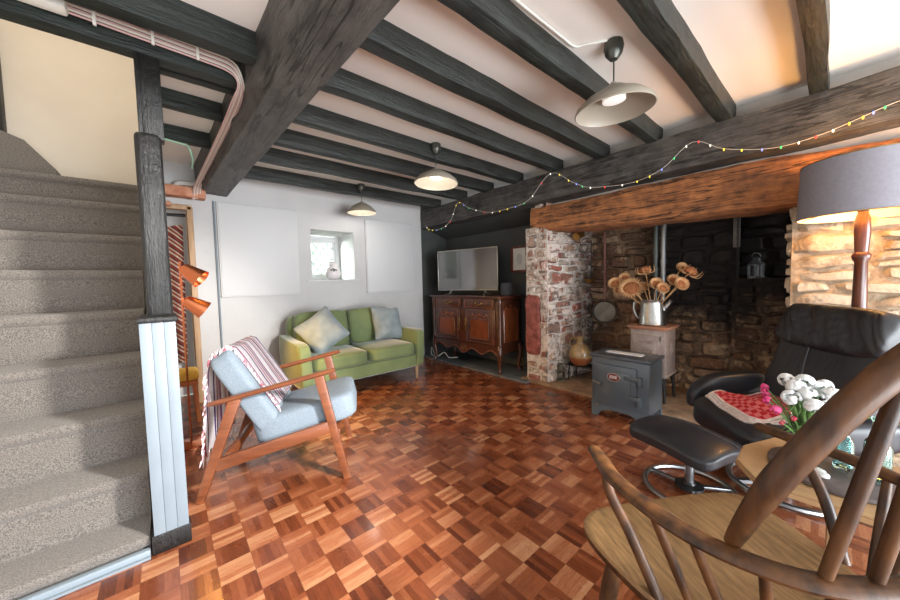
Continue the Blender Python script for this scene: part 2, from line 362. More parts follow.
    def grid(s, f, nu, nv, thick=0):                   # f(i/nu, j/nv) -> point, optional thickness along normal
        g = [[s.bm.verts.new(f(i/nu, j/nv)) for j in range(nv+1)] for i in range(nu+1)]
        fs = [s.bm.faces.new((g[i][j], g[i+1][j], g[i+1][j+1], g[i][j+1])) for i in range(nu) for j in range(nv)]
        vs = [v for r_ in g for v in r_]
        if thick:
            rr = bmesh.ops.solidify(s.bm, geom=fs, thickness=thick)
            vs = list(set(vs) | {x for x in rr['geom'] if isinstance(x, bmesh.types.BMVert)})
        return s._fin(vs)
    def obj(s, name, mat, parent=None, ang=40, **props):
        bmesh.ops.recalc_face_normals(s.bm, faces=s.bm.faces)
        me = bpy.data.meshes.new(name); s.bm.to_mesh(me); s.bm.free()
        for m_ in (mat if isinstance(mat, (list, tuple)) else [mat]): me.materials.append(m_)
        me.polygons.foreach_set('use_smooth', [True]*len(me.polygons)); me.set_sharp_from_angle(angle=math.radians(ang))
        o = bpy.data.objects.new(name, me); C.objects.link(o)
        if parent is not None: o.parent = parent
        for k, v in props.items(): o[k] = v
        return o
def rot(x=0, y=0, z=0):
    return Matrix.Rotation(z, 4, 'Z') @ Matrix.Rotation(y, 4, 'Y') @ Matrix.Rotation(x, 4, 'X')
def E(name, label, cat, loc, rz=0, group=None):
    o = bpy.data.objects.new(name, None); C.objects.link(o); o.empty_display_size = .05
    o.location = loc; o.rotation_euler = (0, 0, rz); o['label'] = label; o['category'] = cat
    if group: o['group'] = group
    return o
def tag(o, label, cat, group=None):
    o['label'] = label; o['category'] = cat
    if group: o['group'] = group
    return o
def dup(root, loc, rz=0, label=None, group=None, scale=None):
    r = root.copy(); C.objects.link(r); r.location = loc; r.rotation_euler = (0, 0, rz) if not isinstance(rz, tuple) else rz
    if label: r['label'] = label
    if group: r['group'] = group
    if scale: r.scale = scale
    for ch in list(root.children):
        c = ch.copy(); C.objects.link(c); c.parent = r
        for g in list(ch.children):
            d = g.copy(); C.objects.link(d); d.parent = c
    return r
def st(b, name, mat, **k): return b.obj(name, mat, None, kind='structure', **k)
def place(o, loc, rz=0): o.location = loc; o.rotation_euler = (0, 0, rz); return o
def bez(p0, p1, p2, n):
    p0, p1, p2 = Vector(p0), Vector(p1), Vector(p2)
    return [p0*(1-t)**2+p1*2*t*(1-t)+p2*t*t for t in (i/n for i in range(n+1))]
def smooth(pts, n=6, closed=False):                    # Catmull-Rom
    P = [Vector(p) for p in pts]; out = []; N = len(P)
    for i in range(N if closed else N-1):
        a, b, c, d = (P[(i-1) % N], P[i], P[(i+1) % N], P[(i+2) % N]) if closed else (P[max(i-1, 0)], P[i], P[i+1], P[min(i+2, N-1)])
        for k in range(n):
            t = k/n; out.append(.5*((2*b)+(c-a)*t+(2*a-5*b+4*c-d)*t*t+(3*b-a-3*c+d)*t**3))
    if not closed: out.append(P[-1])
    return out
def wood_bar(b, a, c, w, h, seg=14, wob=.006, up=(0, 0, 1), seed=0):   # hewn timber: rectangular bar with a wavering surface
    a, c = Vector(a), Vector(c); x = (c-a); L = x.length; x.normalize(); z = Vector(up); y = z.cross(x).normalized(); z = x.cross(y)
    sec = []; k = 4
    for sx, sy in ((-1, -1), (1, -1), (1, 1), (-1, 1)):
        nx, ny = {(-1, -1): (1, -1), (1, -1): (1, 1), (1, 1): (-1, 1), (-1, 1): (-1, -1)}[(sx, sy)]
        for j in range(k): sec.append((sx+(nx-sx)*j/k, sy+(ny-sy)*j/k))
    rings = []; allv = []
    for i in range(seg+1):
        ring = []
        for (u, v) in sec:
            m_ = max(abs(u), abs(v)); ed = abs(u*v)**3*.07
            p = a+x*L*i/seg+y*u*w/2*(1-ed)+z*v*h/2*(1-ed)
            o = Vector((noise.noise(p*2.2+Vector((seed, 0, 0))), noise.noise(p*2.2+Vector((0, seed+9, 0))), noise.noise(p*2.2+Vector((0, 0, seed+4)))))
            o2 = Vector((noise.noise(p*9+Vector((seed, 0, 0))), noise.noise(p*9+Vector((0, seed, 0))), noise.noise(p*9)))
            ring.append(b.bm.verts.new(p+(y*o.x+z*o.z)*wob*2.4+(y*o2.x+z*o2.z)*wob))
        rings.append(ring); allv += ring
    n = len(sec)
    for A, Bq in zip(rings, rings[1:]):
        for q in range(n): b.bm.faces.new((A[q], A[(q+1) % n], Bq[(q+1) % n], Bq[q]))
    b.bm.faces.new(list(reversed(rings[0]))); b.bm.faces.new(rings[-1]); b._fin(allv)
def stones(b, o, u, v, n, Wd, H, hr=(.07, .16), wr=(.12, .34), dep=.035, seed=1, gap=.007, skip=None, mort=.03):
    o, u, v, n = Vector(o), Vector(u), Vector(v), Vector(n); rnd = random.Random(seed)
    b.mi = 1
    G = max(2, int(Wd/.12)); Gh = max(2, int(H/.12))
    f = lambda s_, t_: o+u*(s_*Wd)+v*(t_*H)+n*(.012*noise.noise(Vector((s_*Wd*6+seed, t_*H*6, seed))))
    b.grid(f, G, Gh)
    c = o+u*Wd/2+v*H/2-n*.09
    b.mi = 0
    z = 0
    while z < H-.02:
        h = min(rnd.uniform(*hr), H-z)
        if H-z-h < hr[0]*.6: h = H-z
        x = 0
        while x < Wd-.02:
            w = min(rnd.uniform(*wr), Wd-x)
            if Wd-x-w < wr[0]*.5: w = Wd-x
            if not (skip and skip(x+w/2, z+h/2)):
                parts = [(x, z, w, h)]
                if h > hr[1]*.72 and rnd.random() < .35: parts = [(x, z, w, h*.48), (x, z+h*.5, w, h*.5)]
                for (px, pz, pw, ph) in parts:
                    jit = [rnd.uniform(-.5, .5) for _ in range(8)]; dd = dep*rnd.uniform(.5, 1.25); K = 6; ph0 = rnd.random()*50
                    g = []
                    for i in range(K+1):
                        row = []
                        for j in range(K+1):
                            s_, t_ = 2*i/K-1, 2*j/K-1
                            m_ = max(abs(s_), abs(t_)); rr = (abs(s_)**9+abs(t_)**9)**(1/9) or 1
                            ss, tt = (s_*m_/rr, t_*m_/rr) if rr else (0, 0)
                            a = (s_+1)/2; c_ = (t_+1)/2
                            jx = (jit[0]*(1-a)*(1-c_)+jit[1]*a*(1-c_)+jit[2]*a*c_+jit[3]*(1-a)*c_)*min(pw*.16, .03)
                            jz = (jit[4]*(1-a)*(1-c_)+jit[5]*a*(1-c_)+jit[6]*a*c_+jit[7]*(1-a)*c_)*min(ph*.3, .035)
                            X = px+pw/2+ss*(pw/2-gap/2)+jx; Z = pz+ph/2+tt*(ph/2-gap/2)+jz
                            X += .022*noise.noise(Vector((X*7, Z*7, seed))); Z += .022*noise.noise(Vector((X*7, Z*7, seed+20)))
                            hgt = .004+dd*(1-m_**9)+(-.02 if m_ > .99 else 0)+.45*dep*noise.noise(Vector((X*11+ph0, Z*11, ph0)))*(1-m_**3)
                            row.append(b.bm.verts.new(o+u*X+v*Z+n*hgt))
                        g.append(row)
                    for i in range(K):
                        for j in range(K): b.bm.faces.new((g[i][j], g[i+1][j], g[i+1][j+1], g[i][j+1]))
                    b._fin([q for r_ in g for q in r_])
            x += w
        z += h

# ================================================================ STRUCTURE
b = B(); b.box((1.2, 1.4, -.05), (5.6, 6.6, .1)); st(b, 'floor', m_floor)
b = B(); b.box((1.83, 1.45, 2.51), (3.74, 6.1, .1)); b.box((-.77, .31, 2.51), (1.46, 3.82, .1)); st(b, 'ceiling', m_ceil)
b = B(); b.box((-.56, 3.3, 3.95), (1.3, 2.4, .1)); st(b, 'ceiling_landing', m_cream)
b = B(); b.box((-.56, 2.2, 3.2), (1.2, .08, 1.5)); st(b, 'wall_landing', m_cream)
b = B(); b.box((1.7, 6.2, -.06), (6, 2.6, .1)); st(b, 'floor_garden', m_hedge)

# back wall with a window recess and a narrow doorway
WX0, WX1, WZ0, WZ1 = 1.435, 2.01, 1.27, 1.912
b = B()
def slab(x0, x1, z0, z1, y0=4.35, y1=4.93): b.box(((x0+x1)/2, (y0+y1)/2, (z0+z1)/2), (x1-x0, y1-y0, z1-z0))
slab(.215, WX0, 0, 2.46); slab(WX1, 3.16, 0, 2.46); slab(WX0, WX1, 0, WZ0); slab(WX0, WX1, WZ1, 2.46); slab(-.1, .215, 2.0, 2.46)
slab(-.1, .215, 0, 2.0, 4.75, 4.93)
st(b, 'wall_back', m_white)
b = B(); b.box((-.58, 4.42, 1.95), (1.1, .14, 3.9)); st(b, 'wall_stair', m_cream)
b = B(); b.box((-1.08, 3.0, 1.95), (.14, 2.9, 3.9)); st(b, 'wall_left', m_cream)
b = B(); b.box((3.45, 4.5, 1.25), (.58, .3, 2.5)); st(b, 'wall_alcove_end', m_dark)
b = B(); b.box((3.76, 3.36, 1.1), (.16, 1.98, 2.2)); 
st(b, 'wall_alcove', m_dark)
b = B(); b.prism([(3.30, 2.055), (3.70, 1.915), (3.70, 2.2), (3.30, 2.2)], 1.96, Matrix.Translation((0, 3.36, 0)) @ rot(PI/2)); st(b, 'ceiling_alcove', m_dark)
# joists right of the main beam, running to the fireplace beam
for i, (y0, y1, x0, zb) in enumerate([(.05, .135, .2, 2.33), (.515, .615, .2, 2.33), (.98, 1.067, .5, 2.325), (1.43, 1.525, .5, 2.33), (1.9, 1.99, .5, 2.33), (2.42, 2.505, .5, 2.33), (2.9, 2.975, .5, 2.33), (3.37, 3.45, .5, 2.33), (3.97, 4.06, .5, 2.33)]):
    b = B(); wood_bar(b, (x0, (y0+y1)/2, (zb+2.475)/2), (3.27, (y0+y1)/2+random.uniform(-.01, .02), (zb+2.475)/2), y1-y0, 2.475-zb, 22, .004, seed=i*3)
    st(b, 'trim_%d' % (i+1), m_joist)
for i, (y0, y1, x0, zb) in enumerate([(1.9, 1.985, -1.2, 2.325), (2.17, 2.258, -1.2, 2.315), (2.345, 2.405, -.0, 2.35), (2.77, 2.84, -.0, 2.35), (3.36, 3.435, -.0, 2.35)]):
    b = B(); wood_bar(b, (x0, (y0+y1)/2, (zb+2.475)/2), (.45, (y0+y1)/2, (zb+2.475)/2), y1-y0, 2.475-zb, 14, .003, seed=40+i)
    st(b, 'trim_%d' % (10+i), m_hdr)
# main beam (tapers towards the back wall) and the fireplace beam
b = B()
def main_sec(y):
    t = (y+1.2)/5.55
    xl = .59-.245*t; xr = .76-.185*t
    return [(xl, 2.19), (xr-.02, 2.175), (xr, 2.2), (xr+.01, 2.475), (xl-.05, 2.475), (xl-.045, 2.33), (xl-.02, 2.24)]
rings = []
for i in range(41):
    y = -1.2+5.55*i/40; ring = []
    sec = main_sec(y); dense = []
    for a, c in zip(sec, sec[1:]+sec[:1]):
        for k in range(3): dense.append((a[0]+(c[0]-a[0])*k/3, a[1]+(c[1]-a[1])*k/3))
    for (x, z) in dense:
        p = Vector((x, y, z)); w = .012*noise.noise(p*2.5)+.007*noise.noise(p*8)
        ring.append(b.bm.verts.new((x+w, y, min(2.48, z+.8*w+.004*noise.noise(p*15)))))
    rings.append(ring)
for A, Bq in zip(rings, rings[1:]):
    for q in range(len(A)): b.bm.faces.new((A[q], A[(q+1) % len(A)], Bq[(q+1) % len(A)], Bq[q]))
b.bm.faces.new(rings[0]); b.bm.faces.new(rings[-1]); st(b, 'trim_15', m_beam)
b = B(); wood_bar(b, (3.29, -1.3, 2.19), (3.29, 4.34, 2.205), .28, .30, 40, .006, seed=77); st(b, 'trim_16', m_beam)
# chimney breast: plaster band, mantel timber, stone cheeks, back
b = B(); b.prism([(3.34, 2.06), (3.36, 1.9), (3.75, 1.9), (3.75, 2.46), (3.34, 2.46)], 3.75, Matrix.Translation((0, .5, 0)) @ rot(PI/2)); st(b, 'wall_chimney_breast', m_plaster)
b = B()
rings = []
for i in range(45):
    y = -1.2+3.51*i/44
    zb = 1.66+.10*max(0, (y-.2)/2.1)**1.6; zt = 2.01+.02*y/2.3 if y > .2 else 2.012-.09*(.2-y)
    if y < .2: zb = 1.66-.02*(.2-y)
    ring = []
    for (x, z) in [(3.235, zb+.02), (3.225, zb+.1), (3.225, (zb+zt)/2), (3.23, zt-.06), (3.25, zt-.01), (3.3, zt), (3.42, zt), (3.56, zt), (3.56, zb), (3.46, zb), (3.36, zb), (3.27, zb)]:
        p = Vector((x, y, z)); ring.append(b.bm.verts.new((x+.02*noise.noise(p*3)+.01*noise.noise(p*9+Vector((0, 0, p.z*8))), y, z+.02*noise.noise(p*3.3+Vector((5, 0, 0)))+.006*noise.noise(p*14))))
    rings.append(ring)
for A, Bq in zip(rings, rings[1:]):
    for q in range(len(A)): b.bm.faces.new((A[q], A[(q+1) % len(A)], Bq[(q+1) % len(A)], Bq[q]))
b.bm.faces.new(rings[0]); b.bm.faces.new(rings[-1]); st(b, 'trim_17', m_mantel)

pal_left = [(0, (196, 178, 160)), (.18, (150, 84, 70)), (.3, (176, 150, 130)), (.45, (112, 98, 92)), (.6, (206, 190, 172)), (.75, (168, 96, 80)), (.88, (132, 118, 108)), (1, (214, 200, 186))]
pal_back = [(0, (150, 122, 96)), (.2, (92, 70, 56)), (.4, (176, 150, 120)), (.55, (70, 54, 48)), (.7, (136, 102, 76)), (.85, (104, 78, 66)), (1, (168, 142, 116))]
pal_right = [(0, (206, 188, 162)), (.25, (190, 168, 142)), (.45, (222, 206, 182)), (.65, (176, 152, 126)), (.85, (214, 194, 166)), (1, (196, 174, 148))]
ms_left = stone_mat('cheek_stone', pal_left, wash=((222, 210, 198), 9, .5, (84, 72, 66))); ms_rev = stone_mat('reveal_stone', pal_left, soot=soot_left, wash=((224, 212, 200), 8, .5, (74, 64, 60)))
ms_back = stone_mat('sooty_stone', pal_back, soot=soot_back, bump=1.0, wash=((196, 168, 134), 6, .55, (40, 32, 28))); ms_right = stone_mat('buff_stone', pal_right, bump=1.0, wash=((220, 202, 176), 5, .44, (150, 122, 96)))
def mortar(name, c1, c2, soot=None):
    t = NT(name); v = t.coord('World'); f = t.noise(v, 22, 7, .7); col = t.ramp(f, [(.3, c1), (.7, c2)])
    if soot: col = soot(t, v, col)
    t.l(col, t.p.inputs['Base Color']); t.set(Roughness=.95); t.bump(f, .7, .02); return t.m
mm_left = mortar('lime_mortar', (150, 134, 122), (232, 222, 212)); mm_rev = mortar('lime_mortar_sooty', (150, 134, 122), (232, 222, 212), soot_left)
mm_back = mortar('mortar_sooty', (72, 56, 46), (150, 124, 98), soot_back); mm_right = mortar('buff_mortar', (128, 104, 82), (206, 186, 158))
# left cheek, front face + red quoin
b = B(); stones(b, (3.25, 2.385, 0), (0, -1, 0), (0, 0, 1), (-1, 0, 0), .285, 1.8, (.08, .17), (.12, .26), .022, 3, skip=lambda x, z: x < .21 and .3 < z < .98)
b.mi = 0; b.box((3.6, 2.24, .9), (.66, .27, 1.8))
b.mi = 2; b.pad((3.243, 2.285, .68), (.06, .19, .70), None, 7, 12, 0, warp=lambda q, p: q+Vector((.012*noise.noise(q*14), .012*noise.noise(q*9+Vector((3, 0, 0))), .01*noise.noise(q*8))))
b.mi = 0
m_quoin = M('red_sandstone_quoin', (104, 48, 42), (158, 92, 80), .9, scale=14, bump=1.0, bscale=18, bdist=.02)
st(b, 'wall_fireplace_cheek', [ms_left, mm_left, m_quoin])
ang = math.atan2(-.1, .85); ru = Vector((math.cos(ang), math.sin(ang), 0))
b = B(); stones(b, (3.25, 2.1, 0), ru, (0, 0, 1), (ru.y, -ru.x, 0), .9, 2.2, (.06, .19), (.1, .32), .028, 5, mort=0); b.box((3.7, 2.16, 1.1), (.9, .09, 2.2), (0, 0, ang))
st(b, 'wall_fireplace_reveal', [ms_rev, mm_rev])
b = B(); stones(b, (4.1, 2.05, 0), (0, -1, 0), (0, 0, 1), (-1, 0, 0), 1.42, 2.3, (.06, .16), (.14, .42), .05, 8); b.box((4.2, 1.34, 1.15), (.16, 1.45, 2.3))
stones(b, (4.06, .63, 0), (0, -1, 0), (0, 0, 1), (-1, 0, 0), .66, 1.17, (.08, .17), (.16, .4), .05, 9); b.box((4.36, .3, .575), (.56, .66, 1.15))
stones(b, (4.5, .68, 1.17), (0, -1, 0), (0, 0, 1), (-1, 0, 0), .75, 1.1, (.1, .2), (.16, .4), .04, 10)
b.box((4.62, .3, 1.2), (.12, .9, 2.2)); b.box((4.4, .66, 1.7), (.5, .04, 1.1))
st(b, 'wall_fireplace_back', [ms_back, mm_back])
b = B(); stones(b, (3.3, .2, 0), (0, -1, 0), (0, 0, 1), (-1, 0, 0), 1.5, 1.72, (.06, .15), (.16, .5), .035, 12)
stones(b, (3.32, .2, 0), (1, 0, 0), (0, 0, 1), (0, 1, 0), .75, 1.7, (.08, .16), (.14, .34), .03, 13)
b.box((3.72, -.58, .95), (.74, 1.5, 1.9)); st(b, 'wall_right', [ms_right, mm_right])
b = B(); b.box((4.05, .9, 2.33), (1.0, 3.2, .2)); st(b, 'ceiling_flue_hood', m_iron)
b = B(); b.box((3.42, 3.33, .006), (.6, 2.04, .03), bev=.006); st(b, 'floor_slate_slab', m_slab)
b = B(); b.box((3.68, 1.2, .01), (.96, 2.5, .05), bev=.01); st(b, 'floor_hearth', m_hearth)

# window: frame, leaded pane, sill
fr = B(); cx_, cz_ = (WX0+WX1)/2, (WZ0+WZ1)/2; Y = 4.885
for x in (WX0+.025, WX1-.03): fr.box((x, Y, cz_), (.06, .06, WZ1-WZ0), bev=.005)
for z in (WZ0+.02, WZ1-.04): fr.box((cx_, Y, z), (WX1-WX0-.09, .055, .06), bev=.005)
win = st(fr, 'window_1', m_panel)
ins = B()
for x in (WX0+.075, WX1-.085): ins.box((x, Y+.005, cz_), (.045, .04, WZ1-WZ0-.1))
for z in (WZ0+.065, WZ1-.085): ins.box((cx_, Y+.005, z), (WX1-WX0-.2, .036, .045))
ins.obj('casement', m_panel, win)
B().box((cx_, Y, cz_), (WX1-WX0-.1, .006, WZ1-WZ0-.1)).obj('pane', m_pane, win)
ld = B()
x0, x1, z0, z1 = WX0+.09, WX1-.1, WZ0+.08, WZ1-.1
dx, dz = .105, .155
for sgn in (1, -1):
    for k in range(-8, 9):
        # line through (x0 + k*dx, z0) with slope sgn*dz/dx, clipped to the pane
        pts = []
        for i in range(81):
            x = x0+(x1-x0)*i/80; z = (z0 if sgn > 0 else z1)+sgn*(x-x0-k*dx)*dz/dx
            if z0 <= z <= z1: pts.append((x, z))
        if len(pts) > 3: ld.bar((pts[0][0], Y-.005, pts[0][1]), (pts[-1][0], Y-.005, pts[-1][1]), .009, .009, up=(0, 1, 0))
ld.obj('lead_lattice', m_lead, win)
b = B(); b.box((cx_, 4.36, WZ0-.012), (.72, .06, .022), bev=.006); b.obj('sill', m_panel, win)
b = B()
b.grid(lambda s_, t_: Vector((1.0+2.2*s_, 6.0+.25*noise.noise(Vector((s_*9, t_*6, 2)))+.12*noise.noise(Vector((s_*30, t_*20, 2))), -.02+t_*2.3)), 60, 40)
tag(b.obj('garden_hedge', m_hedge), 'pale green garden hedge seen through the leaded window', 'hedge')['kind'] = 'stuff'

# doorway lining and lintel
b = B(); b.box((.235, 4.34, 1.01), (.05, .07, 2.04), bev=.006); b.box((.1, 4.34, 2.02), (.3, .07, .05), bev=.006); b.box((.222, 4.5, 1.0), (.02, .26, 2.0)); st(b, 'door_1', m_pine)
# stairs
stz = [0, .085, .312, .556, .81, 1.07, 1.33, 1.585, 1.85, 2.06]; sty = [2.0, 2.18, 2.40, 2.63, 2.86, 3.09, 3.31, 3.53, 3.75]
for k in range(9):
    b = B(); y0 = sty[k]; z1 = stz[k+1]; yend = 4.36
    prof = [(y0+.03, 0 if k == 0 else stz[k]-.06), (y0+.022, z1-.06), (y0+.006, z1-.045), (y0, z1-.022), (y0+.007, z1-.006), (y0+.03, z1), (yend, z1), (yend, 0 if k == 0 else stz[k]-.06)]
    b.prism(prof, .9, Matrix(((0, 0, 1, -.56), (1, 0, 0, 0), (0, 1, 0, 0), (0, 0, 0, 1))))
    st(b, 'staircase_step_%d' % (k+1), m_carpet)
b = B(); b.prism([(-1.01, 2.0), (-.36, 2.0), (-.36, 2.1), (-.5, 2.28), (-.62, 2.33), (-1.01, 2.36)], .18, Matrix.Translation((-.22, 3.98, .03)) @ rot(PI/2)); st(b, 'staircase_winder', m_carpet)
b = B(); b.box((-.56, 1.985, .017), (.9, .03, .034), bev=.004); b.box((-.56, 1.966, .005), (.9, .02, .01)); st(b, 'baseboard_stair', m_clad)
b = B(); b.box((-.035, 3.17, .53), (.115, 2.34, 1.04)); b.box((-.02, 3.3, 2.4), (.05, 2.2, 2.9)); st(b, 'wall_partition', m_cream)
# newel: clad box, black cap and plinth, black post
b = B()
for k in range(3): b.box((-.074+.0415*k, 1.99, .565), (.0408, .045, .98), bev=.0015)
b.box((-.0325, 2.05, .57), (.124, .1, .97)); st(b, 'trim_18', m_clad)
b = B(); b.box((-.034, 2.0, .045), (.14, .07, .09), bev=.005); b.box((-.031, 2.1, 1.062), (.14, .28, .026), bev=.008); st(b, 'trim_19', m_post)
b = B(); b.box((-.023, 2.2, 1.5), (.1, .09, .9), bev=.024, seg=3); b.box((.0, 2.215, 2.13), (.078, .07, .4), bev=.004); b.box((-.045, 2.2, 2.12), (.018, .05, .40), bev=.006); st(b, 'trim_20', m_post)
b = B(); b.box((-.93, 4.3, 2.6), (.09, .1, 1.4), bev=.01); st(b, 'trim_21', m_post)
b = B(); b.tube(smooth([(.13, 4.27, 2.12), (.135, 4.27, 2.21), (.17, 4.27, 2.245), (.26, 4.27, 2.25), (.31, 4.27, 2.255)], 4), .026, 10); tag(b.obj('boxed_pipe', m_plaster), 'pale pipe bending over the doorway below the cables', 'pipe')
# old brick and pipe stub over the doorway
b = B(); b.box((.2, 4.28, 2.16), (.34, .14, .1), bev=.01); b.box((.05, 4.28, 2.03), (.08, .1, .04), bev=.01); st(b, 'trim_22', m_brick)

# ================================================================ THINGS
# --- wall panels
def wallpanel(name, x0, x1, z0, z1, label):
    t = E(name, label, 'panel', (((x0+x1)/2), 4.35, z0))
    w, h = x1-x0, z1-z0
    B().box((0, -.018, h/2), (w, .032, h), bev=.004).obj('board', m_panel, t)
    e = B()
    for x in (-w/2-.006, w/2+.006): e.box((x, -.012, h/2), (.012, .03, h+.02), bev=.003)
    e.box((0, -.014, -.006), (w+.024, .036, .012), bev=.003); e.obj('edging', m_panel, t); return t
wallpanel('wall_panel', .475, 1.262, 1.105, 2.11, 'wide flat white panel on the wall left of the window')
wallpanel('wall_panel', 2.19, 2.96, 1.085, 2.105, 'flat white panel on the wall right of the window')
b = B(); b.tube([(.44, 4.335, .05), (.44, 4.335, 2.12)], .009, 8); tag(b.obj('wall_conduit', m_clad), 'thin grey vertical conduit on white wall left of the panel', 'pipe')

# --- sofa
t = E('sofa', 'two seat green velvet sofa under the window', 'sofa', (1.71, 3.77, 0))
B().pad((0, 0, .235), (1.47, .78, .17), None, 10, 8).obj('base', m_green, t)
b = B(); b.pad((0, .34, .56), (1.34, .17, .62), (-.12, 0, 0), 8, 9); b.obj('backrest', m_green, t)
for sx in (-1, 1):
    b = B()
    b.pad((sx*.688, 0, .38), (.125, .8, .47), None, 9, 8, warp=lambda q, p: q+Vector((sx*.012*p.z, 0, .045*max(0, p.z)*p.y*p.y*(1 if p.y > 0 else 0))))
    b.obj('armrest', m_green, t)
    B().pad((sx*.315, -.08, .385), (.618, .66, .155), None, 7, 9, .12).obj('seat_cushion', m_green, t)
    b = B(); b.pad((sx*.315, .22, .665), (.615, .19, .45), (-.2, 0, 0), 6, 9, warp=lambda q, p: q+Vector((0, -.035*(1-p.x**2)*(1-p.z**2)*(1 if p.y < 0 else 0), 0))); b.obj('back_cushion', m_green, t)
    for sy in (-1, 1):
        B().lathe([(.014, 0), (.018, .01), (.026, .165)], (sx*.66, sy*.33, 0), 12).obj('leg', m_pine, t)
def pillow(name, loc, R, size, label):
    b = B(); b.pad((0, 0, 0), (size, size, .22), None, 14, 14, 0, warp=lambda q, p: Vector((q.x*(.93+.09*p.y*p.y), q.y*(.93+.09*p.x*p.x), q.z*(.06+.94*(max(0, 1-abs(p.x)**2.6)*max(0, 1-abs(p.y)**2.6))**.6)+.014*noise.noise(Vector((q.x*14, q.y*7, 3+size))))))
    o = b.obj(name, m_greyvel); o.matrix_world = Matrix.Translation(loc) @ R; return tag(o, label, 'cushion')
def facing(yaw, tilt, roll): return Matrix.Rotation(yaw, 4, 'Z') @ Matrix.Rotation(PI/2-tilt, 4, 'X') @ Matrix.Rotation(roll, 4, 'Z')
pillow('scatter_cushion', (1.30, 3.69, .69), facing(-.3, .35, .62), .43, 'blue grey velvet cushion on the left end of the green sofa')
pillow('scatter_cushion', (2.18, 3.80, .69), facing(.15, .35, -.10), .44, 'crumpled grey velvet cushion on the right end of the green sofa')

# --- mid-century easy chair
CH = math.atan2(-.426, .905)
t = E('easy_chair', 'wooden framed easy chair with pale grey upholstery by the stairs', 'armchair', (.086, 2.285, 0), CH)
for oy in (0, .58):
    B().bar((.79, oy, 0), (.65, oy, .655), .034, .042, (1, 0, 0), .006, w2=.034, h2=.055).obj('leg', m_teak, t)
    B().bar((.0, oy, 0), (.205, oy, .575), .034, .042, (1, 0, 0), .006, w2=.034, h2=.062).obj('leg', m_teak, t)
    b = B(); P = smooth([(.07, oy, .55), (.25, oy, .585), (.5, oy, .635), (.74, oy, .685)], 5); b.tube(P, [.020]+[.027]*(len(P)-2)+[.022], 10, flat=.55); b.obj('armrest', m_teak, t)
    B().bar((.085, oy, .20), (.72, oy, .345), .03, .07, (0, 0, 1), .006).obj('side_rail', m_teak, t)
b = B(); b.bar((.74, .02, .28), (.74, .56, .28), .03, .05, bev=.005); b.obj('front_rail', m_teak, t)
b = B(); b.bar((.14, .02, .23), (.14, .56, .23), .03, .05, bev=.005); b.obj('rear_rail', m_teak, t)
b = B(); b.pad((.555, .29, .38), (.6, .5, .165), (0, -.20, 0), 8, 9, .1); b.obj('seat_cushion', m_fab, t)
TB = Matrix.Translation((.245, .29, .565)) @ rot(0, -.52, 0)
b = B(); b.pad((0, 0, 0), (.14, .5, .58), None, 8, 10, 0, warp=lambda q, p: TB @ q); b.obj('back_cushion', m_fab, t)
# striped throw over the back
thr = E('throw_blanket', 'purple and red striped throw with fringe over the easy chair back', 'throw', (.086, 2.285, 0), CH)
def throwpt(s_, t_):
    # t_ along front-bottom -> over the top -> down behind;  s_ across the chair
    path = [(.085, -.16), (.085, .0), (.085, .18), (.08, .27), (.05, .305), (-.03, .31), (-.085, .28), (-.1, .18), (-.13, -.05)]
    f = t_*(len(path)-1); i = min(int(f), len(path)-2); k = f-i
    x = path[i][0]*(1-k)+path[i+1][0]*k; z = path[i][1]*(1-k)+path[i+1][1]*k
    if t_ < .3: z += .13*(1-s_)*(1-t_/.3)*0
    y = -.17+.43*s_
    p = TB @ Vector((x, 0, z)); y += .29
    if t_ > .72:
        q = TB @ Vector((-.1, 0, .2)); k2 = (t_-.72)/.28
        p = Vector((q.x-.03-.02*k2, 0, q.z-.48*k2+.02)); y += -.06*k2*(1-s_)
    wv = .006*noise.noise(Vector((s_*6, t_*5, 1)))
    return Vector((p.x+wv+.012*math.sin(s_*26)*max(0, t_-.72)*3, y-.03*max(0, .5-t_)*(1-s_), p.z+wv))
b = B(); b.grid(throwpt, 26, 44, .008); b.obj('cloth', m_throw, thr)
b = B()
for e in range(44):
    tt = e/43; p = throwpt(0, tt); r1 = random.Random(e)
    q = p+Vector((r1.uniform(-.012, .012), -.035, -.045+r1.uniform(-.012, .01)))
    if tt < .55: q = p+Vector((.018-.03*(tt > .4), -.012, -.05))
    b.tube([p, (p+q)/2+Vector((0, -.008, .004)), q], [.0045, .005, .002], 5)
for e in range(22):
    p = throwpt(e/21, 1.0); b.tube([p, p+Vector((-.006, -.004, -.06))], [.004, .002], 5)
b.obj('fringe', m_fringe, thr, kind='stuff')

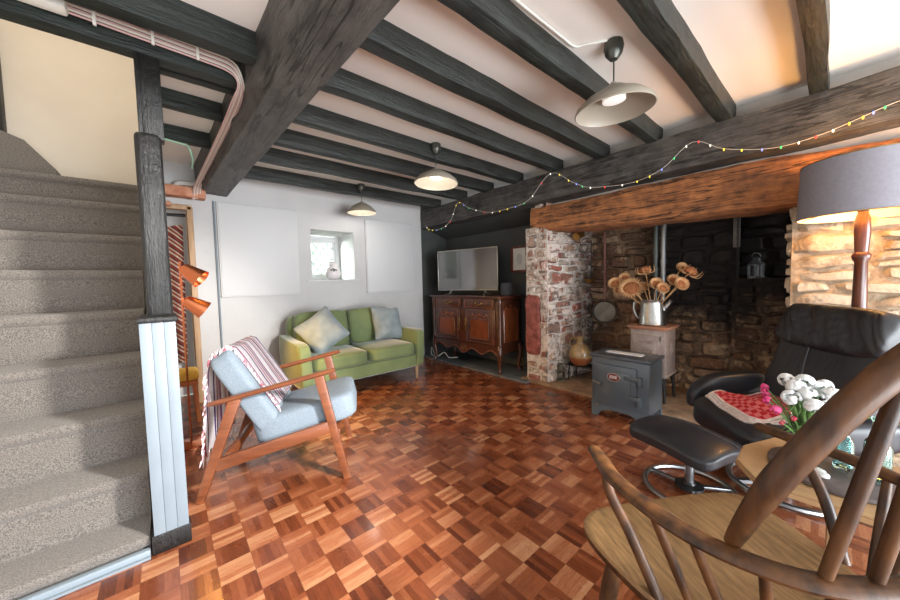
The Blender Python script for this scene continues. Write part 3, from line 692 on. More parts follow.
# --- copper floor lamp in the corner
t = E('floor_lamp', 'slim copper floor lamp with two cone shades by the doorway', 'lamp', (.095, 3.2, 0))
B().lathe([(.12, 0), (.12, .012), (.02, .02), (.008, .025)], n=24).obj('base', m_copper, t)
B().tube([(0, 0, .02), (0, 0, 1.40)], .007, 8).obj('pole', m_copper, t)
for zz, tgt, nm in ((1.36, (.14, -.06, 1.25), 0), (1.12, (.14, .0, 1.02), 1)):
    a = Vector((.01, 0, zz)); d = (Vector(tgt)-a).normalized(); q = d.to_track_quat('Z', 'Y').to_matrix().to_4x4(); q.translation = a
    b = B(q); b.lathe([(.012, .0), (.04, .012), (.046, .03), (.073, .155), (.070, .155), (.043, .032), (.03, .016)], n=24, cap=False); b.lathe([(.009, -.02), (.012, .012)], n=10)
    sh = b.obj('lamp_shade', m_copper, t)
    B(q).lathe([(.001, .03), (.02, .045), (.026, .075), (.02, .1), (.001, .115)], n=12).obj('bulb', m_bulb, sh)
    w = q.copy(); w.translation = Vector((.095, 3.2, 0))+a+d*.17
    l = bpy.data.lights.new('copper_lamp_light', 'SPOT'); l.energy = (12, 62)[nm]; l.color = (1, .52, .09); l.spot_size = (2.3, 1.5)[nm]; l.spot_blend = .6; l.shadow_soft_size = .03
    lo = bpy.data.objects.new('copper_lamp_light', l); C.objects.link(lo); lo.matrix_world = Matrix.Translation(Vector((.095, 3.2, 0))+a+d*.14) @ d.to_track_quat('-Z', 'Y').to_matrix().to_4x4()
# --- kilim hanging in the doorway with its rail
t = E('hanging_kilim', 'red and cream patterned kilim hanging in the narrow doorway', 'textile', (.07, 4.5, .42))
b = B(); b.grid(lambda s_, t_: Vector((-.16+.27*s_-.03*(1-t_)*s_, .03*math.sin(s_*14)*(.4+.6*(1-t_)), 1.45*t_-(.16*(1-s_)*max(0, t_-.6)))), 24, 30, .008); b.obj('cloth', m_kilim, t)
b = B(); b.tube([(-.02, 4.42, 1.945), (.205, 4.42, 1.955)], .016, 8); tag(b.obj('curtain_rail', m_black), 'short black rail above the kilim in the doorway', 'rail')
# --- small stool with mustard pad behind the newel
t = E('side_stool', 'orange wooden stool with a mustard pad behind the white newel', 'stool', (.075, 3.8, 0))
B().pad((0, 0, .425), (.24, .26, .09), None, 6, 6).obj('seat_pad', m_mustard, t)
B().box((0, 0, .36), (.22, .24, .04), bev=.006).obj('apron', m_orange, t)
for sx in (-1, 1):
    for sy in (-1, 1): B().bar((sx*.1, sy*.11, 0), (sx*.085, sy*.095, .36), .03, .03, (1, 0, 0), .004).obj('leg', m_orange, t)

# --- sideboard
t = E('sideboard', 'carved dark walnut sideboard with drawers and panelled doors under the television', 'sideboard', (3.13, 3.37, .02), 0)
Wd, Dp, H = 1.38, .43, .99                                  # front faces -X; width along Y
b = B(); b.box((Dp/2, 0, .595), (Dp-.02, Wd-.06, .68), bev=.004); b.box((Dp/2, 0, .33), (Dp-.05, Wd-.1, .12)); b.obj('carcass', m_cab, t)
b = B(); b.box((Dp/2-.01, 0, H-.012), (Dp+.05, Wd+.05, .024), bev=.008); b.box((Dp/2, 0, H-.033), (Dp+.02, Wd+.01, .02), bev=.006); b.obj('top', m_cab, t)
for y in (-.33, .33):
    b = B(); b.box((-.002, y-.02*(1 if y > 0 else -1), .885), (.024, .56, .125), bev=.005)
    dr = b.obj('drawer', m_cab, t)
    b = B()
    c0 = y-.02*(1 if y > 0 else -1)
    for yy, zz, dy, dz in ((0, .046, .5, .009), (0, -.046, .5, .009), (.25, 0, .009, .1), (-.25, 0, .009, .1)): b.box((-.018, c0+yy, .885+zz), (.012, dy, dz), bev=.003)
    b.obj('moulding', m_cabp, dr)
    b = B(); b.tube(smooth([(-.016, c0-.06, .895), (-.034, c0-.045, .878), (-.036, c0, .868), (-.034, c0+.045, .878), (-.016, c0+.06, .895)], 4), .006, 6)
    b.lathe([(.014, 0), (.008, .008)], (-.014, c0-.06, .895), 8, (0, -PI/2, 0)); b.lathe([(.014, 0), (.008, .008)], (-.014, c0+.06, .895), 8, (0, -PI/2, 0)); b.obj('handle', m_brass, dr)
    # door with arched sunk panel and carving
    b = B(); b.box((-.002, y, .58), (.026, .535, .46), bev=.005); do = b.obj('door', m_cab, t)
    pts = [(y-.17, .42), (y+.17, .42), (y+.17, .66), (y+.12, .69), (y+.07, .675), (y, .70), (y-.07, .675), (y-.12, .69), (y-.17, .66)]
    b = B(); b.prism([(p[1], p[0]) for p in pts], .012, Matrix(((0, 0, 1, -.016), (0, 1, 0, 0), (1, 0, 0, 0), (0, 0, 0, 1)))); b.obj('panel', m_cabp, do)
    b = B(); b.tube([(-.02, p[0], p[1]) for p in pts], .009, 6, closed=True)
    b.tube([(-.016, y+q[0], q[1]) for q in ((-.235, .375), (.235, .375), (.235, .785), (-.235, .785))], .006, 6, closed=True); b.obj('moulding', m_cab, do)
    b = B()
    for k in range(-3, 4): b.pad((-.018, y+k*.042, .725+.014*math.cos(k*1.9)), (.022, .05, .026), (.5*k, 0, 0), 2, 3)
    b.pad((-.022, y, .735), (.03, .05, .044), None, 2, 4); b.obj('carving', m_cabp, do)
    b = B(); yy = y-.262 if y > 0 else y+.262
    b.box((-.018, yy+(.03 if y > 0 else -.0)*0, .60), (.006, .022, .18), bev=.002); b.lathe([(.008, 0), (.011, .012), (.004, .018)], (-.018, yy, .60), 8, (0, -PI/2, 0)); b.obj('lock_plate', m_brass, do)
# scalloped apron
pts = []
n = 60
for i in range(n+1):
    y = -Wd/2+.05+(Wd-.1)*i/n; k = abs(y)/(Wd/2)
    pts.append((y, .245-.045*math.cos(k*PI*4)*(.4+.6*k)+.03*(k > .85)*0-.035*math.exp(-(y/.08)**2)))
b = B(); b.prism([(z, y) for y, z in pts]+[(.345, Wd/2-.05), (.345, -Wd/2+.05)], .03, Matrix(((0, 0, 1, .012), (0, 1, 0, 0), (1, 0, 0, 0), (0, 0, 0, 1)))); ap = b.obj('apron', m_cab, t)
b = B(); b.tube([(-.006, y, z+.006) for y, z in pts], .008, 6)
for s_ in (-1, 1): b.tube([(-.008, s_*(.015+.05*k/10*math.cos(k*.75)), .265+.04*k/10*math.sin(k*.75)) for k in range(11)], .007, 6)
b.obj('carving', m_cabp, ap)
for sx in (.02, Dp-.03):
    for sy in (-1, 1):
        fx = -1 if sx < .1 else 1
        P = smooth([(sx, sy*(Wd/2-.05), .36), (sx+fx*.016, sy*(Wd/2-.03), .26), (sx+fx*.006, sy*(Wd/2-.045), .14), (sx+fx*.0, sy*(Wd/2-.05), .05), (sx+fx*.02, sy*(Wd/2-.035), .0)], 5)
        b = B(); b.tube(P, [.042-.020*min(1, i/14)+(.008 if i > 17 else 0) for i in range(len(P))], 10); b.obj('leg', m_cab, t)
for sy in (-1, 1):
    b = B(); b.lathe([(.018, 0), (.028, .02), (.022, .05), (.024, .55), (.03, .58), (.02, .62)], (.01, sy*(Wd/2-.03), .34), 12); b.obj('corner_post', m_cab, t)
    pts = [(.08, .40), (.35, .40), (.35, .80), (.30, .84), (.25, .825), (.215, .87), (.18, .825), (.13, .84), (.08, .80)]
    b = B(); b.prism(pts, .012, Matrix(((1, 0, 0, 0), (0, 0, 1, sy*(Wd/2-.03)), (0, 1, 0, 0), (0, 0, 0, 1)))); b.tube([(x, sy*(Wd/2-.024), z) for x, z in pts], .009, 6, closed=True); b.obj('side_panel', m_cabp, t)
# --- television (turned a little towards the room)
a = Vector((3.17, 3.95, 0)); c = Vector((3.40, 2.955, 0)); m0 = (a+c)/2; L = (c-a).length; yaw = math.atan2(c.y-a.y, c.x-a.x)
t = E('television', 'flat screen television with thin silver rim standing on the sideboard', 'television', (m0.x, m0.y, 1.01), yaw)
B().box((0, .03, .36), (L-.01, .045, .575), bev=.006).obj('body', m_black, t)
b = B()
for x in (-L/2+.005, L/2-.005): b.box((x, .003, .36), (.012, .02, .585), bev=.003)
for z in (.36-.29, .36+.29): b.box((0, .003, z), (L, .02, .012), bev=.003)
b.obj('bezel', m_silver, t)
B().box((0, .006, .36), (L-.03, .008, .565)).obj('screen', m_screen, t)
for s_ in (-1, 1): B().tube(smooth([(s_*.33, -.07, .006), (s_*.30, .0, .02), (s_*.28, .03, .085), (s_*.30, .06, .02), (s_*.33, .12, .006)], 4), .008, 6).obj('foot', m_silver, t)
b = B(); b.lathe([(.078, 0), (.084, .008), (.084, .15), (.074, .162)], n=24)
place(tag(b.obj('smart_speaker', m_dkgrey), 'round dark grey speaker on the sideboard end right of the television', 'speaker'), (3.42, 2.82, 1.01))
# --- picture frame on the alcove wall
t = E('picture_frame', 'small red brown framed picture on the dark wall beside the fireplace', 'picture', (3.68, 2.80, 1.31))
b = B(); w, h = .28, .36
for y in (-w/2+.016, w/2-.016): b.box((-.014, y, h/2), (.028, .032, h), bev=.005)
for z in (.016, h-.016): b.box((-.014, 0, z), (.028, w, .032), bev=.005)
b.obj('frame', m_frame, t); B().box((-.008, 0, h/2), (.006, w-.05, h-.05)).obj('mount', m_paper, t)
b = B(); b.pad((-.013, 0, h/2), (.003, .09, .15), None, 2.5, 4); b.obj('drawing', M('sketch_ink', (176, 186, 190), (196, 204, 204), .8, scale=30), t)
# --- cable under the sideboard
b = B(); b.tube(smooth([(3.3, 4.25, .02), (3.2, 4.2, .16), (3.16, 4.15, .06), (3.2, 4.05, .04), (3.28, 3.98, .1), (3.3, 3.9, .03), (3.4, 3.8, .03)], 5), .007, 6); tag(b.obj('power_cable', m_cable), 'tangle of pale cable beside the left sideboard leg', 'cable')
# --- vase on the window sill
t = E('window_vase', 'round white ceramic jar with dark mark on the window sill', 'jar', (1.775, 4.53, 1.27))
B().lathe([(.05, 0), (.085, .03), (.1, .085), (.09, .14), (.06, .175), (.05, .185), (.045, .178)], n=24).obj('body', m_ceramic, t)
B().lathe([(.05, 0), (.062, .015), (.06, .04), (.04, .06), (.02, .066)], (0.0, 0, .185), 20, (0, .22, 0)).obj('lid', m_ceramic, t)
b = B(); 
for q in ((-.035, .13), (-.01, .145), (.012, .135), (.0, .12), (.03, .13)): b.pad((q[0]-.02, -.088, q[1]), (.03, .02, .018), (.4, .3, q[0]*12), 2, 3)
b.obj('painted_mark', m_black, t)

# --- pendants
def pendant(loc, label, tilt=(0, 0, 0), cord=.27, rad=.19):
    t = E('pendant_light', label, 'pendant lamp', loc)
    B().lathe([(.0, -.10), (.02, -.098), (.042, -.07), (.05, -.035), (.045, -.008), (.03, 0)], n=20).obj('ceiling_rose', m_bronze, t)
    B().tube([(0, 0, -.1), (0, 0, -.1-cord)], .004, 6).obj('cord', m_bronze, t)
    T = Matrix.Translation((0, 0, -.1-cord)) @ rot(*tilt)
    pr = [(.012, .0), (.05, -.006), (.085, -.028), (rad*.72, -.06), (rad*.95, -.1), (rad, -.125)]
    b = B(T); b.lathe(pr+[(r-.005, z-.004) for r, z in reversed(pr)], n=40, cap=False); b.lathe([(.014, .02), (.02, 0), (.02, -.01)], n=12)
    sh = b.obj('lamp_shade', m_pend, t)
    if loc[1] > 2: point('pendant_fill', (loc[0], loc[1], loc[2]-.1-cord-.11), 3, (1, .95, .88), .05)  # fill added under the two far pendants to lift the back of the room
    b = B(T); b.lathe([(.0, -.03), (.05, -.032), (.058, -.06), (.058, -.075), (.045, -.08)], n=24); b.obj('bulb', m_bulbw, sh)
    return t
pendant((1.88, .8, 2.462), 'beige dome pendant lamp nearest the fireplace chair, tilted over', (.0, -.06, 0), .135, .2)
pendant((1.935, 2.4, 2.462), 'beige dome pendant lamp in the middle of the ceiling', (0, .05, 0), .135, .2)
pendant((1.945, 3.93, 2.462), 'beige dome pendant lamp farthest back, near the window wall', (0, 0, 0), .135, .18)
b = B(); P = [(.98, .995, 2.445), (1.3, .99, 2.445), (1.6, .985, 2.448), (1.74, .98, 2.45), (1.78, .93, 2.452), (1.85, .84, 2.455)]; b.tube(smooth([(.6, .965, 2.43)]+[(x, y-.035, z) for x, y, z in P], 4), .006, 6)
tag(b.obj('ceiling_flex', m_plastic), 'thin white flex clipped along the joist to the nearest pendant', 'cable')

# --- fairy lights along the fireplace beam
fp = [(3.135, 4.18, 2.10), (3.13, 4.1, 2.02), (3.13, 3.85, 1.985), (3.13, 3.6, 2.06), (3.125, 3.42, 2.29), (3.12, 3.2, 2.18), (3.12, 2.85, 2.06), (3.12, 2.55, 2.05), (3.12, 2.25, 2.09), (3.12, 1.97, 2.31), (3.12, 1.72, 2.16), (3.14, 1.55, 2.075), (3.16, 1.2, 2.035), (3.14, .95, 2.085), (3.13, .74, 2.23), (3.13, .55, 2.12), (3.15, .3, 2.05), (3.15, .1, 2.06), (3.14, -.06, 2.10), (3.13, -.16, 2.13), (3.13, -.3, 2.16)]
fl = E('fairy_lights', 'string of tiny coloured fairy lights looped along the fireplace beam', 'string lights', fp[0])
FP = smooth(fp, 5); B(Matrix.Translation(-Vector(fp[0]))).tube(FP, .0018, 5).obj('wire', m_cable, fl)
for i in range(3, len(FP), 2):
    p = FP[i]-Vector(fp[0]); k = ['yellow', 'red', 'blue', 'white', 'green', 'yellow', 'white'][i % 7]
    b = B(); b.lathe([(.002, .004), (.005, 0), (.005, -.01), (.001, -.015)], p, 6); b.obj('bulb', m_led[k], fl)

# --- consumer box and cables on the left joist
t = E('junction_box', 'white plastic electrical box with red mark on upper left joist', 'electrical box', (-.345, 2.15, 2.37))
B().box((0, -.03, .03), (.2, .07, .09), bev=.014).obj('case', m_plastic, t); B().box((.0, -.066, .055), (.025, .004, .016)).obj('red_switch', m_red, t)
CB = [(-.25, 2.135, 2.40), (.0, 2.14, 2.395), (.2, 2.142, 2.39), (.33, 2.135, 2.375), (.372, 2.145, 2.315), (.378, 2.28, 2.275), (.37, 2.6, 2.265), (.355, 3.0, 2.255), (.335, 3.5, 2.245), (.315, 3.9, 2.23), (.30, 4.15, 2.2), (.29, 4.24, 2.1)]
t = E('cable_bundle', 'bundle of pale cables clipped along the upper left joist and main beam', 'cables', (0, 2.15, 2.36))
for k in range(6):
    off = Vector((.004*math.sin(k*2.1), .0, .0)); b = B(Matrix.Translation((0, -2.15, -2.36)))
    b.tube(smooth([Vector(p)+Vector((.012*(k-2.5) if j > 4 else .004*k-.01, -.004*(k % 2), .011*(k-2.5) if j < 4 else .006*(k-2.5))) for j, p in enumerate(CB)], 5), .0048, 6); b.obj('cable', m_cable if k % 2 else m_cablep, t)
b = B(Matrix.Translation((0, -2.15, -2.36)))
for x in (-.17, .02, .19): b.box((x, 2.133, 2.395), (.012, .02, .08), bev=.003)
b.obj('clips', m_plastic, t)
b = B(); b.tube(smooth([(.05, 3.33, 2.33), (.15, 3.33, 2.32), (.2, 3.34, 2.31), (.225, 3.4, 2.24), (.23, 3.6, 2.22)], 5), .008, 6); tag(b.obj('earth_cable', M('green_cable', (150, 186, 160), None, .5)), 'single pale green cable by the small joists over the doorway', 'cable')

# ================================================================ FIREPLACE THINGS
# --- grey range stove
t = E('cast_iron_stove', 'low grey enamel stove with single door at the hearth edge', 'stove', (2.83, 1.155, 0))
D = .30; Wd = .465; H = .545
b = B(); b.box((D/2, 0, .31), (D, Wd, .43), bev=.012)
b.prism([(-Wd/2, 0), (-Wd/2+.05, 0), (-Wd/2+.08, .045), (-.08, .075), (.08, .075), (Wd/2-.08, .045), (Wd/2-.05, 0), (Wd/2, 0), (Wd/2, .12), (-Wd/2, .12)], .03, Matrix(((0, 0, 1, .016), (1, 0, 0, 0), (0, 1, 0, 0), (0, 0, 0, 1))))
b.prism([(-Wd/2, 0), (-Wd/2+.05, 0), (-Wd/2+.08, .045), (Wd/2-.08, .045), (Wd/2-.05, 0), (Wd/2, 0), (Wd/2, .12), (-Wd/2, .12)], .03, Matrix(((0, 0, 1, D-.02), (1, 0, 0, 0), (0, 1, 0, 0), (0, 0, 0, 1))))
b.obj('body', m_stove, t)
B().box((D/2-.005, 0, H-.012), (D+.025, Wd+.025, .03), bev=.01).obj('top_plate', M('dark_enamel', (66, 72, 78), None, .3), t)
b = B(); b.pad((D/2, .015, H+.004), (.09, .30, .014), None, 8, 6); 
b.obj('cooking_plate', M('white_enamel', (222, 224, 226), (206, 208, 212), .4, scale=30), t)
b = B(); b.box((-.006, .03, .31), (.03, .345, .32), bev=.012); do = b.obj('door', m_stove, t)
b = B(); b.box((-.023, .03, .31), (.012, .26, .23), bev=.005); b.obj('door_panel', m_stove, do)
for z in (.385, .225):
    b = B(); b.bar((-.02, -.05, z), (-.028, -.16, z), .026, .034, bev=.006); b.box((-.015, -.165, z-.02), (.05, .034, .08), bev=.006); b.obj('hinge', m_stove, do)
b = B(); b.tube([(-.005, .195, .315), (-.05, .19, .315), (-.058, .12, .308)], [.012, .011, .013], 10); b.obj('handle', m_steel, do)
b = B(); b.lathe([(.0, 0), (.016, .001), (.0175, .004), (.016, .008), (.0, .009)], (-.003, .175, .10), 12, (0, -PI/2, 0)); b.obj('screw_cap', m_steel, t)
b = B(Matrix.Translation((-.029, .03, .375)) @ rot(0, -PI/2, 0) @ Matrix.Diagonal((.8, 1.25, 1, 1))); b.lathe([(.0, .006), (.038, .006), (.042, .004), (.042, 0)], n=28); bd = b.obj('badge', [m_badge], do)
b = B(); b.tube([(-.034, .03+.052*math.cos(k*PI/12), .375+.033*math.sin(k*PI/12)) for k in range(24)], .003, 5, closed=True); b.obj('badge_rim', m_silver, bd)
def text(body, size, T, mat, parent, ex=.002):
    cu_ = bpy.data.curves.new('lettering', 'FONT'); cu_.body = body; cu_.size = size; cu_.align_x = 'CENTER'; cu_.align_y = 'CENTER'; cu_.extrude = ex; cu_.resolution_u = 3
    to = bpy.data.objects.new('tmp_text', cu_); C.objects.link(to); me = bpy.data.meshes.new_from_object(to); bpy.data.objects.remove(to)
    me.materials.clear(); me.materials.append(mat); me.transform(T); o = bpy.data.objects.new('lettering', me); C.objects.link(o); o.parent = parent; return o
TX = lambda x, y, z: Matrix(((0, 0, -1, x), (-1, 0, 0, y), (0, 1, 0, z), (0, 0, 0, 1)))
text('ESSE', .032, TX(-.037, .03, .375), m_cream_txt, bd)
# --- old french style stove on legs
t = E('antique_stove', 'old taupe cast iron stove on legs inside the fireplace', 'stove', (3.42, 1.14, .03))
Wd, D = .30, .3
b = B(); b.box((D/2, 0, .47), (D, Wd, .44), bev=.01); b.box((D/2, 0, .255), (D+.02, Wd+.02, .03), bev=.008); b.obj('body', m_fstove, t)
b = B(); b.box((D/2, 0, .7), (D+.05, Wd+.05, .02), bev=.006); b.box((D/2, 0, .685), (D+.02, Wd+.02, .02), bev=.005); b.obj('top_plate', m_fstovet, t)
b = B(); b.box((-.006, .01, .46), (.02, .23, .34), bev=.006); do = b.obj('door', m_fstove, t)
b = B(); b.box((-.014, .01, .44), (.01, .17, .2), bev=.004); b.tube([(-.018, .01+.075*math.cos(PI*k/14), .43+.075*math.sin(PI*k/14)) for k in range(15)], .006, 6); b.tube([(-.018, .01+.055*math.cos(PI*k/14), .43+.055*math.sin(PI*k/14)) for k in range(15)], .004, 6)
for k in range(5): b.pad((-.018, .01+.035*math.cos(PI*(k+.5)/5), .43+.035*math.sin(PI*(k+.5)/5)), (.012, .014, .02), (PI*(k+.5)/5-PI/2, 0, 0), 2, 3)
for z in (.35, .62): b.box((-.014, .01, z), (.012, .2, .008), bev=.002)
b.obj('relief', m_fstove, do)
text('MOTEL', .042, TX(-.018, .005, .565), m_fstove, do, .003)
b = B(); b.tube([(-.01, .145, .45), (-.04, .15, .45), (-.045, .17, .45)], .008, 8); b.lathe([(.0, 0), (.013, .008), (.0, .018)], (-.045, .165, .45), 8, (PI/2, 0, 0)); b.obj('handle', m_fstove, do)
b = B(); 
for z in (.36, .58):
    b = B(); b.lathe([(.01, 0), (.01, .05)], (-.015, -.125, z), 8); b.obj('hinge', m_fstove, do)
b = B(); b.tube([(D/2+.03*math.cos(k*PI/8)*.8, -Wd/2-.004, .5+.055*math.sin(k*PI/8)) for k in range(16)], .006, 6, closed=True); b.obj('side_ornament', m_fstove, t)
for sx in (.03, D-.03):
    for sy in (-1, 1):
        b = B(); b.tube([(sx, sy*.125, .25), (sx+(.012 if sx > .1 else -.012), sy*.14, .14), (sx+(.02 if sx > .1 else -.02), sy*.145, 0)], [.026, .015, .013], 8); b.obj('leg', m_iron, t)
# flue pipes up the back wall
b = B(); b.tube([(3.92, 1.23, .35), (3.92, 1.23, 2.3)], .028, 14); b.lathe([(.034, 0), (.034, .05)], (3.92, 1.23, 1.25), 14); tag(b.obj('flue_pipe', M('dull_flue', (92, 98, 96), None, .4, .8)), 'darker of the two flue pipes behind the dried flowers', 'pipe')
b = B(); b.tube([(3.9, 1.155, .35), (3.9, 1.155, 2.3)], .026, 14); b.lathe([(.032, 0), (.032, .05)], (3.9, 1.155, 1.33), 14); tag(b.obj('flue_pipe', m_steel), 'brighter steel flue pipe behind the dried flowers', 'pipe')
# --- pewter jug + dried flowers
JL = Vector((3.57, 1.145, .742))
t = E('metal_jug', 'pewter jug holding dried flowers on the old stove', 'jug', JL)
B().lathe([(.115, 0), (.12, .008), (.114, .025), (.108, .12), (.10, .2), (.098, .22), (.104, .235), (.099, .235), (.092, .21), (.102, .12), (.108, .025)], n=28).obj('body', m_pewter, t)
b = B(); b.tube(smooth([(.0, .1, .21), (.0, .155, .215), (.0, .17, .15), (.0, .14, .07), (.0, .11, .05)], 5), .010, 8); b.obj('handle', m_pewter, t)
b = B(); b.tube(smooth([(.0, -.09, .16), (.0, -.125, .195), (.0, -.155, .24)], 4), [.034, .03, .028, .025, .022, .02, .018, .018, .02], 8); b.obj('spout', m_pewter, t)
def teasel(label, tip, hr_, kind, grp):
    base = Vector((0, 0, .1)); tip = Vector(tip); d = (tip-base)
    t = E('dried_flower', label, 'dried flower', JL, 0, grp)
    mid = base+d*.5+Vector((0, 0, .02)); B().tube(bez(base, mid, tip, 6), [.004]*6+[.003], 6).obj('stem', m_dried, t)
    q = (d.normalized()+(Vector((-.95, -.75, .1)) if kind == 'p' else Vector())).to_track_quat('Z', 'Y').to_matrix().to_4x4(); q.translation = tip; hr_ *= 1.35
    b = B(q)
    if kind == 't':
        b.lathe([(.004, -.01), (hr_*.8, .006), (hr_, .022), (hr_*.85, .045), (hr_*.3, .062), (.001, .066)], n=12); h = b.obj('seed_head', m_driedc, t)
        b = B(q)
        for k in range(9): a = k*2*PI/9; b.tube(smooth([(hr_*.4*math.cos(a), hr_*.4*math.sin(a), -.008), (hr_*1.4*math.cos(a), hr_*1.4*math.sin(a), .004), (hr_*1.5*math.cos(a), hr_*1.5*math.sin(a), .06)], 3), [.004, .004, .004, .003, .003, .002, .001], 5)
        b.obj('bracts', m_dried, t)
    else:
        b.pad((0, 0, 0), (hr_*1.3, hr_*1.3, hr_*.5), None, 2, 6); h = b.obj('seed_head', m_driedc, t); b = B(q)
        n_ = 26
        for rr_ in (0, 1):
            for k in range(n_):
                a = k*2*PI/n_+rr_*.12; r0, r1 = hr_*.5, hr_*(1.05-.12*rr_)
                p0 = Vector((r0*math.cos(a), r0*math.sin(a), 0)); p1 = Vector((r1*math.cos(a), r1*math.sin(a), .012+.02*rr_)); b.tube([p0, (p0+p1)/2, p1], [.005, .009, .002], 5, flat=.35)
        b.obj('petals', m_dried, t)
import itertools
def jloc(px):   # tip offsets from the jug, fan spread in the plane across the hearth
    return px
tz = lambda u, z, d=0: (-.05+d, u*.92, z*.93+.02)
G_ = 'dried flowers in the pewter jug'
for u, z, d, hr_, kd in [(.17, .36, -.05, .085, 'p'), (.36, .41, .0, .05, 'p'), (.28, .47, .05, .04, 'p'), (.05, .52, .0, .04, 't'), (-.07, .40, -.06, .046, 'p'), (-.13, .36, -.08, .04, 'p'), (-.20, .43, .0, .045, 'p'), (-.25, .55, .06, .04, 'p'), (-.32, .50, .02, .044, 't'), (-.28, .40, -.06, .045, 'p'), (.09, .37, .05, .04, 'p'), (.31, .34, .0, .045, 'p')]:
    if hr_ > .08: lb = 'largest dried flower head, a spiky round bloom in the pewter jug'
    elif kd == 't' and u > 0: lb = 'upright dried teasel at the middle of the jug bunch'
    elif kd == 't': lb = 'dried teasel leaning right at the edge of the jug bunch'
    else: lb = None
    if lb: teasel(lb, tz(u, z, d), hr_, kd, None)
    else: teasel('small dried brown flower among the stems in the pewter jug', tz(u, z, d), hr_, kd, G_)
# --- small copper pot beside jug
b = B(); b.lathe([(.03, 0), (.045, .02), (.048, .05), (.03, .085), (.022, .1), (.028, .125)], n=16); place(tag(b.obj('small_pot', M('brown_pot', (110, 74, 48), None, .4)), 'little brown pot on the old stove left of pewter jug', 'pot'), (3.66, 1.335, .742))
# --- hanging pan, cup, ladle
rvy = lambda x: 2.1+(x-3.25)*(-.1/.85)
t = E('frying_pan', 'long handled round frying pan hanging in the fireplace', 'pan', (4.0, 1.80, .80))
T = Matrix.Translation((0, 0, 0)) @ rot(0, -PI/2, .35)
b = B(T); b.lathe([(.0, .0), (.115, .0), (.135, .03), (.14, .032), (.118, .006), (.0, .006)], n=32); b.obj('bowl', m_pan, t)
b = B(); b.tube([(.0, 0, .13), (.0, 0, .95)], [.012, .014], 8); b.obj('handle', M('pink_brown_handle', (128, 84, 74), None, .5), t)
b = B(); b.tube([(.0, .022*math.cos(k*PI/6), .965+.022*math.sin(k*PI/6)) for k in range(12)], .004, 6, closed=True); b.obj('hanging_loop', m_iron, t)
t = E('ladle', 'brass ladle hanging left of the frying pan', 'ladle', (3.86, 1.92, 1.20))
B().lathe([(.0, -.06), (.04, -.047), (.06, 0), (.056, 0), (.036, -.04), (.0, -.054)], n=18).obj('bowl', m_brass, t); B().tube([(.04, .0, .0), (.045, 0, .1), (.045, 0, .46)], .006, 6).obj('handle', m_iron, t)
t = E('brass_cup', 'brass measuring cup hanging high on the fireplace cheek', 'cup', (3.62, 1.93, 1.70))
T = rot(.35, 1.1, .3); B(T).lathe([(.0, -.05), (.045, -.05), (.05, .05), (.046, .05), (.04, -.044), (.0, -.044)], n=20).obj('body', m_brass, t); B(T).tube([(.048, 0, .0), (.13, 0, .03), (.15, 0, .07)], .007, 6).obj('handle', m_brass, t)
# --- stoneware jug on a trivet, small lantern
t = E('trivet_stand', 'low black iron trivet under the stoneware jug', 'stand', (3.6, 1.85, .035))
b = B(); b.box((0, 0, .175), (.2, .34, .014), bev=.003); b.obj('top', m_iron, t)
for sx in (-1, 1):
    for sy in (-1, 1): B().tube([(sx*.08, sy*.14, .17), (sx*.09, sy*.15, 0)], .008, 6).obj('leg', m_iron, t)
t = E('stoneware_jug', 'round brown glazed stoneware jug beside the fireplace cheek', 'jug', (3.58, 1.89, .218))
B().lathe([(.065, .0), (.10, .03), (.128, .09), (.125, .15), (.09, .21), (.045, .245), (.04, .285), (.048, .3), (.05, .32), (.04, .322), (.036, .26)], n=32).obj('body', m_stoneware, t)
B().lathe([(.066, -.002), (.102, .028), (.129, .088), (.129, .092), (.1, .03)], n=32, cap=False).obj('dipped_glaze', m_stoneware2, t)
b = B(); b.tube(smooth([(.0, .045, .29), (.0, .095, .30), (.0, .125, .25), (.0, .115, .19)], 5), .014, 8); b.obj('handle', m_stoneware, t)
def lantern(loc, label, s=1, mat=None):
    mat = mat or m_iron
    t = E('lantern', label, 'lantern', loc)
    B().lathe([(.075*s, 0), (.075*s, .018*s), (.066*s, .024*s)], n=8).obj('base', mat, t)
    b = B()
    for k in range(8): a = k*PI/4; b.tube([(.066*s*math.cos(a), .066*s*math.sin(a), .02*s), (.066*s*math.cos(a), .066*s*math.sin(a), .15*s)], .005*s, 5)
    b.obj('bars', mat, t)
    B().lathe([(.06*s, .022*s), (.06*s, .148*s)], n=16).obj('glass', m_clear, t)
    B().lathe([(.075*s, .148*s), (.078*s, .16*s), (.04*s, .195*s), (.036*s, .22*s), (.042*s, .225*s), (.02*s, .245*s)], n=16).obj('cap', mat, t)
    b = B(); b.tube([(0, .038*s*math.cos(k*PI/8), (.245+.045*math.sin(k*PI/8))*s) for k in range(9)], .005*s, 6); b.obj('handle', mat, t); return t
lantern((3.42, 2.045, .035), 'small metal lantern on the hearth beside the stoneware jug', .82, M('grey_green_metal', (86, 84, 70), None, .5, .5))
lantern((4.12, .475, 1.17), 'grey metal lantern on the stone ledge in the fireplace', .8, M('grey_metal', (104, 108, 112), None, .4, .6))
